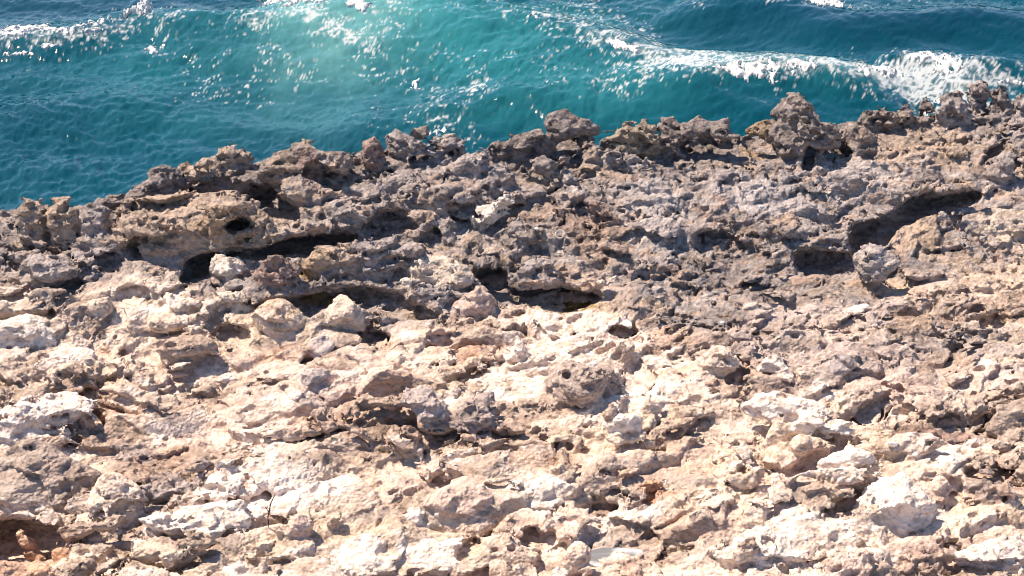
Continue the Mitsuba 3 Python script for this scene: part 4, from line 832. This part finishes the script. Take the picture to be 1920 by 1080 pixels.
# the sea away from the shore, out to the horizon
gx = np.concatenate([-np.geomspace(9000, 62, 26), np.linspace(-60, 60, 220), np.geomspace(62, 9000, 26)])
gy = np.concatenate([np.linspace(-30, 14, 23), np.linspace(14.4, 60, 150), np.linspace(61, 80, 20), np.geomspace(82, 12000, 30)])
OX, OY = np.meshgrid(gx, gy); OZ = sea_height(OX, OY)
inside = (np.abs(OX) < UMAX * 1.10 * DS(OY) - 0.65) & (OY > 17.2) & (OY < 44.8)
OZ = np.where(inside, SEA_Z - 2.2, OZ)
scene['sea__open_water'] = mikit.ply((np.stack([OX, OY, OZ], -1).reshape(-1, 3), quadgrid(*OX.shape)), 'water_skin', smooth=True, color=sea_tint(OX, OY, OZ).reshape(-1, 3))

# ------------------------------------------------------------------ breaking crests and splashes, froth with thickness of its own
scene['froth'] = {'type': 'twosided', 'b': {'type': 'principled', 'base_color': {'type': 'rgb', 'value': [.64, .68, .70]}, 'roughness': 0.6, 'specular': 0.3}}
def sea_hit(px, py):
    d = ray(px, py); zz = np.linspace(-2.5, -9, 700); Pl = CAM + d * ((zz - CAM[2]) / d[2])[:, None]
    return Pl[np.argmax(Pl[:, 2] < sea_height(Pl[:, 0], Pl[:, 1]))]
def crest(poly, label, high=0.06, name='whitecap', group='white breaking crests on the sea', grow=1.0):
    """a breaking crest: froth heaped on the wave, ragged at its rim"""
    poly = np.asarray(poly, float); poly = poly.mean(0) + (poly - poly.mean(0)) * grow
    W = np.array([sea_hit(a, b) for a, b in smooth_poly(poly, 1)])[:, :2]
    st_ = 0.03
    X, Y = np.meshgrid(np.arange(W[:, 0].min() - .25, W[:, 0].max() + .25, st_), np.arange(W[:, 1].min() - .3, W[:, 1].max() + .3, st_ * 1.5), indexing='ij')
    sdf, R = poly_table(W); d2 = sdf(X, Y); m = -d2 / max(R, 0.15)
    P3 = np.stack([X, Y, X * 0], -1)
    n1 = meshkit.fbm(P3 * [2.6, 1.8, 1], 4, 81); n2 = meshkit.fbm(P3 * [9, 7, 1], 3, 82); n3 = 1 - np.abs(2 * meshkit.fbm(P3 * [6, 4.5, 1], 3, 83) - 1)
    n4 = meshkit.fbm(P3 * [22, 15, 1], 2, 84)
    k = m * 0.9 + 1.5 * (n1 - 0.5) + 1.7 * (n2 - 0.5) + 1.2 * (n4 - 0.5) - 0.06
    z0 = sea_height(X, Y)
    Z = z0 + np.where(k > 0, 0.006 + high * np.sqrt(np.clip(k, 0, 1)) * (0.15 + 0.9 * n1 * n3) + (0.04 * (n2 - 0.35) + 0.024 * (n4 - 0.4)) * np.clip(k * 3, 0, 1), -0.03 + 0.3 * np.clip(k, -0.4, 0))
    f = quadgrid(*X.shape); on = (k.ravel() > -0.12)[f].any(1); f = f[on]
    if len(f) < 8: print('no crest', label); return
    me = trimesh.Trimesh(np.stack([X, Y, Z], -1).reshape(-1, 3), np.vstack([f[:, [0, 1, 2]], f[:, [0, 2, 3]]]), process=False)
    me = max(me.split(only_watertight=False), key=lambda q: len(q.faces))
    if me.face_normals[:, 2].mean() < 0: me.invert()
    key = key_of(name); scene[key] = mikit.ply(me, 'froth', smooth=True); labels[key] = {'label': label, 'category': 'foam', 'group': group}
crest([(15, 52), (40, 46), (70, 48), (100, 52), (140, 53), (170, 46), (195, 36), (212, 40), (190, 52), (150, 62), (110, 60), (60, 58), (25, 66)], 'long white breaking crest in the upper left corner of the sea')
crest([(232, 34), (240, 20), (265, 16), (272, 5), (283, 12), (285, 25), (268, 28), (245, 30)], 'spray plume at the right end of the upper left breaking crest', high=0.3)
crest([(268, 106), (278, 85), (293, 74), (298, 90), (292, 105)], 'small white splash standing alone, left part of the sea', high=0.05, grow=0.8)
crest([(50, 84), (80, 86), (100, 78), (120, 84), (95, 91), (60, 90)], 'low line of froth below the upper left breaking crest')
crest([(0, 101), (20, 99), (52, 100), (45, 106), (10, 107)], 'thin froth streak at the left edge of the sea')
crest([(1328, 118), (1360, 125), (1400, 126), (1440, 112), (1465, 111), (1500, 113), (1530, 118), (1560, 130), (1590, 128), (1560, 138), (1540, 142), (1530, 132), (1500, 128), (1470, 134), (1450, 149), (1440, 140), (1420, 146), (1400, 154), (1375, 140), (1350, 132)], 'longest white breaking crest, right half of the sea above the pinnacle')
crest([(1615, 128), (1640, 124), (1665, 126), (1680, 134), (1665, 141), (1645, 138), (1628, 146), (1618, 140)], 'short white crest trailing right of the longest breaking crest')
crest([(1685, 110), (1710, 99), (1740, 98), (1762, 106), (1790, 112), (1815, 105), (1826, 97), (1822, 118), (1805, 138), (1790, 148), (1765, 144), (1752, 128), (1740, 112), (1715, 114)], 'curling white crest at the right, above the right-hand spikes')
crest([(984, 32), (995, 20), (1010, 26), (1025, 36), (1005, 36)], 'small white tuft of foam at the top of the sea, right of centre', high=0.05, grow=0.8)
crest([(1130, 78), (1160, 76), (1190, 88), (1205, 92), (1185, 97), (1150, 90)], 'white crest sloping down to the right on the shoulder of the big swell')
crest([(806, 250), (812, 238), (830, 238), (845, 244), (838, 253), (815, 254)], 'white burst of foam behind the twin-horned crag', high=0.05, grow=0.8)
crest([(772, 165), (782, 146), (790, 148), (788, 170), (780, 176)], 'small upright splash in the middle of the sea', high=0.05, grow=0.8)
crest([(1735, 192), (1750, 186), (1768, 190), (1760, 197), (1742, 198)], 'white foam peeping between the stub and the wedge on the sea edge', high=0.05)
crest([(1870, 150), (1895, 148), (1935, 158), (1935, 166), (1900, 164), (1880, 158)], 'white streak of froth at the right edge of the sea')
crest([(1505, 3), (1530, -4), (1570, -2), (1600, 6), (1585, 14), (1545, 10), (1520, 12)], 'foam crest cut by the top edge, right half')
crest([(492, 0), (520, -8), (610, -6), (618, 4), (560, 6), (500, 8)], 'foam crest cut by the top edge, left of the milky turquoise patch')
crest([(650, 4), (660, -8), (680, -4), (690, 20), (672, 14), (660, 14)], 'foam falling from the top edge in the milky turquoise patch')
print('froth', time.time() - T0)

# ------------------------------------------------------------------ rock pools, drift and small finds
def water_pool(key, poly, mat, label, lift=0.0, level=10):
    pa = np.asarray(poly, float); c = pa.mean(0); P = [ground(*(c + k * (q - c))) for q in pa for k in (0.05, 0.35, 0.65)]
    z = float(np.percentile([p[2] for p in P], level)) + lift
    W = np.array([on_plane(a, b, np.array([0, 0, z]), np.array([0, 0, 1.0])) for a, b in smooth_poly(poly, 2)])[:, :2]
    from shapely.geometry import Polygon
    g = Polygon(W).buffer(0)
    g = max(getattr(g, 'geoms', [g]), key=lambda q: q.area)
    m = trimesh.creation.extrude_polygon(g, 0.008, engine='earcut'); m.apply_translation([0, 0, z - 0.008])
    scene[key] = mikit.ply(m, mat, smooth=30); labels[key] = {'label': label, 'category': 'rock pool'}
def ripple(p, n, uv): return 0.004 * mikit.fbm(p.x * 30, p.y * 30, 0.0, 2)
def amber(p, n, uv): return mikit.mix((.10, .066, .026), (.22, .155, .066), mikit.smoothstep(.35, .65, mikit.fbm(p.x * 14, p.y * 18, 0.0, 3)))
def salt(p, n, uv): return mikit.mix((.18, .19, .205), (.60, .64, .69), mikit.smoothstep(.42, .70, mikit.fbm(p.x * 7 + 2, p.y * 16, 0.0, 3)))
scene['amber_water'] = {'type': 'bumpmap', 't': mikit.proc(ripple), 'b': {'type': 'principled', 'base_color': mikit.proc(amber), 'roughness': 0.12, 'eta': 1.34}}
scene['salt_water'] = {'type': 'bumpmap', 't': mikit.proc(ripple), 'b': {'type': 'principled', 'base_color': mikit.proc(salt), 'roughness': 0.2, 'eta': 1.34}}
water_pool('rock_pool', [(985, 572), (1005, 564), (1060, 560), (1110, 558), (1105, 574), (1065, 588), (1035, 590), (1005, 584)], 'amber_water', 'amber brown rock pool in the cave under the middle grey boulder')
water_pool('rock_pool_001', [(560, 488), (575, 482), (598, 484), (606, 492), (590, 502), (570, 500)], 'amber_water', 'amber rock pool at the front of the long black cave on the left', level=0, lift=-0.03)
water_pool('rock_pool_002', [(1096, 1042), (1110, 1030), (1140, 1026), (1172, 1028), (1204, 1030), (1206, 1042), (1180, 1056), (1142, 1064), (1108, 1060)], 'salt_water', 'small whitish salt pool at the bottom edge, right of centre', level=18)

def tube(path, radii, sides=8):
    p = np.asarray(path, float); t = np.gradient(p, axis=0); t /= np.linalg.norm(t, axis=1, keepdims=True)
    a = np.cross(t, [0, 1.0, 0.1]); a /= np.linalg.norm(a, axis=1, keepdims=True); b = np.cross(t, a); an = np.arange(sides) * 2 * np.pi / sides
    v = p[:, None] + np.asarray(radii)[:, None, None] * (np.cos(an)[None, :, None] * a[:, None] + np.sin(an)[None, :, None] * b[:, None])
    f = [[i * sides + j, i * sides + (j + 1) % sides, (i + 1) * sides + (j + 1) % sides, (i + 1) * sides + j] for i in range(len(p) - 1) for j in range(sides)]
    m = trimesh.Trimesh(v.reshape(-1, 3), np.vstack([np.array(f)[:, [0, 1, 2]], np.array(f)[:, [0, 2, 3]]]), process=False)
    h0, h1 = (trimesh.creation.icosphere(1, r) for r in (radii[0], radii[-1])); h0.apply_translation(p[0]); h1.apply_translation(p[-1])
    return trimesh.util.concatenate([m, h0, h1])
def bark(p, n, uv): return mikit.mix((.035, .025, .02), (.09, .065, .05), mikit.fbm(p.x * 200, p.y * 200, p.z * 60, 2))
scene['twig_bark'] = {'type': 'principled', 'base_color': mikit.proc(bark), 'roughness': 0.8}
b0 = ground(504, 986) + [0, 0, -0.01]
nn = -ray(505, 960); nn[2] = 0.15; nn /= np.linalg.norm(nn)
def tw(px, py, off=0.0): return on_plane(px, py, b0, nn) + [0, off, 0]
pts_t = [tw(503, 988), tw(504, 975, -.01), tw(503, 966, -.015), tw(506, 955, -.01), tw(507, 945), tw(511, 938, .01), tw(514, 932, .015)]
scene['twig'] = mikit.ply(trimesh.util.concatenate([tube(pts_t, [.0025, .003, .0036, .004, .0034, .003, .002]), tube([tw(505, 958, -.01), tw(501, 950, -.02), tw(499, 946, -.02)], [.0028, .0022, .0015])]), 'twig_bark', smooth=40)
labels['twig'] = {'label': 'thin dark upright twig standing among the bright foreground slabs', 'category': 'twig'}
def shellc(p, n, uv): return mikit.mix((.78, .78, .76), (.9, .9, .89), mikit.fbm(p.x * 90, p.y * 90, p.z * 90, 2))
scene['shell_white'] = {'type': 'twosided', 'b': {'type': 'principled', 'base_color': mikit.proc(shellc), 'roughness': 0.35}}
c0 = ground(1676, 834); sc_ = np.linalg.norm(c0 - CAM) / FOC
m = trimesh.creation.icosphere(3, 1.0); m.vertices *= np.array([11, 8, 8]) * sc_
m2 = trimesh.creation.icosphere(3, 1.0); m2.vertices *= np.array([10, 7, 8]) * sc_; m2.apply_translation([0, -0.5 * sc_, 2.5 * sc_])
import manifold3d as m3
def mf(t): return m3.Manifold(m3.Mesh(np.asarray(t.vertices, np.float32), np.asarray(t.faces, np.uint32)))
bowl = (mf(m) - mf(m2)) ^ m3.Manifold.cube([1, 1, 1], True).translate([0, 0, -0.5])
bowl = bowl.rotate([-25, 8, 12]).translate((c0 + [0, 0, 7 * sc_]).tolist())
scene['shell_fragment'] = mikit.ply(bowl, 'shell_white', smooth=40); labels['shell_fragment'] = {'label': 'bright white half-moon shell fragment lying among brown stones on the right', 'category': 'shell'}
c1 = ground(1050, 443); sc1 = np.linalg.norm(c1 - CAM) / FOC
th = np.linspace(0, 2 * math.pi * 1.35, 48); rr_ = (9.0 - 3.4 * th / th[-1]) * sc1
e1, e2 = frame(-ray(1050, 442) * 0.8 + np.array([0, 0, .4]))
ring = tube([c1 + [0, -0.02, 0.02] + r * (math.cos(a) * e1 + math.sin(a) * e2) for a, r in zip(th, rr_)], np.interp(th, [0, th[-1]], [2.6, 1.4]) * sc1)
def fos(p, n, uv): return mikit.mix((.36, .33, .30), (.60, .56, .51), mikit.fbm(p.x * 80, p.y * 80, p.z * 80, 3))
scene['fossil_grey'] = {'type': 'twosided', 'b': {'type': 'principled', 'base_color': mikit.proc(fos), 'roughness': 0.7}}
scene['ring_shell'] = mikit.ply(ring, 'fossil_grey', smooth=50); labels['ring_shell'] = {'label': 'ring-shaped grey coiled shell set in the brown rock, middle of the grey belt', 'category': 'shell'}
for k, (px, py, r, lab) in enumerate([(840, 856, 3.2, 'tiny white pebble in the shadow right of the round brown boulder'), (1427, 386, 4, 'tiny white pebble on the grey slope below the pinnacle'), (1005, 428, 3.5, 'tiny white chip at the foot of the conical grey boulder'),
                                      (1357, 604, 3.5, 'tiny white chip on the brown slope in the right half'), (1717, 850, 4, 'tiny white crumb right of the white shell fragment'), (856, 580, 3.5, 'tiny white chip beside the pinkish cone'), (1512, 1008, 3.5, 'tiny white pebble above the large white boulder at the bottom')]):
    g_ = ground(px, py); q_ = np.linalg.norm(g_ - CAM) / FOC
    p_ = trimesh.creation.icosphere(2, 1.0); p_.vertices *= (1 + 0.5 * (meshkit.noise(p_.vertices * 1.7 + 9 * k, k)[:, None] - 0.5)) * np.array([1.15, 1.0, .75]) * r * q_
    p_.apply_translation(g_ + [0, 0, 0.3 * r * q_]); kk = key_of('pebble'); scene[kk] = mikit.ply(p_, 'shell_white', smooth=True); labels[kk] = {'label': lab, 'category': 'pebble', 'group': 'tiny white pebbles and chips'}

# ------------------------------------------------------------------ the rest of the shore, left and right of the shelf in view, and its cliff down to the sea
sg = np.concatenate([-np.geomspace(400, 13, 30), np.linspace(-12, 18, 300), np.geomspace(19, 400, 30)])
prof = [(t, None) for t in np.concatenate([-np.geomspace(120, 4, 14), np.linspace(-3.5, CREST + 0.2, 130)])] + [(CREST + .3, -.5), (CREST + .45, -1.2), (CREST + .8, -2.2), (CREST + .9, -3.2), (CREST + 1.3, -4.4), (CREST + 1.4, -5.4), (CREST + 2.0, -6.6), (CREST + 3.5, -8.5)]
GS, GI = np.meshgrid(sg, np.arange(len(prof)), indexing='ij'); GT = np.array([p[0] for p in prof])[GI]
nzg = meshkit.fbm(np.stack([GS * 0.9, GT * 0.9, GI * 0.35], -1), 4, 71) - 0.5
pz = np.array([np.nan if p[1] is None else p[1] for p in prof])[GI]
GT2 = GT + np.where(np.isnan(pz), 0, 0.9 * nzg)
GX, GY = GS * CA - GT2 * SA, GS * SA + GT2 * CA
GZ = np.where(np.isnan(pz), H(GX, GY) + 0.30 * nzg + 0.40 * (np.abs(2 * meshkit.fbm(np.stack([GS * 2.2, GT * 3.6, GX * 0], -1), 4, 72) - 1) - 0.2) + 0.16 * (meshkit.fbm(np.stack([GS * 7, GT * 12, GX * 0], -1), 2, 74) - 0.5), pz + 0.5 * nzg)
GZ = GZ + 0.05 * np.maximum(0, -2 - GT)
out_ = np.maximum(np.maximum(np.abs(GX) - UMAX * DEPTH(GY), 4.8 - GY), np.maximum(GY - 12.5, GT - CREST - 0.4))       # metres outside the shelf in view
GZ = np.where(out_ < -0.1, GZ - 0.95, GZ - 0.35 * (1 - sstep(0.0, 0.9, out_)) * np.isnan(pz))
gcol = np.array([.50, .42, .33]) * (1 - zone_grey(GX, GY)[..., None]) + np.array([.24, .21, .185]) * zone_grey(GX, GY)[..., None]
gcol = gcol + (np.array([.72, .65, .56]) - gcol) * (sstep(.5, .62, meshkit.fbm(np.stack([GS * 3, GT * 5, GX * 0 + 4], -1), 3, 75)) * (1 - zone_grey(GX, GY)))[..., None]
gcol = gcol * (0.30 + 1.35 * meshkit.fbm(np.stack([GX * 2.5, GY * 2.5, GZ * 2.5], -1), 4, 73)[..., None])
gv = np.stack([GX, GY, GZ], -1).reshape(-1, 3); gf = quadgrid(*GX.shape)
gm = trimesh.Trimesh(gv, np.vstack([gf[:, [0, 1, 2]], gf[:, [0, 2, 3]]]), process=False)
scene['shore_ground'] = mikit.ply((gv, gf), 'stone_skin', smooth=True, color=np.clip(gcol.reshape(-1, 3), .02, .85))
labels['shore_ground'] = {'label': 'limestone shore and sea cliff running on beyond the shelf in view', 'category': 'ground', 'kind': 'structure'}
print('done', time.time() - T0)
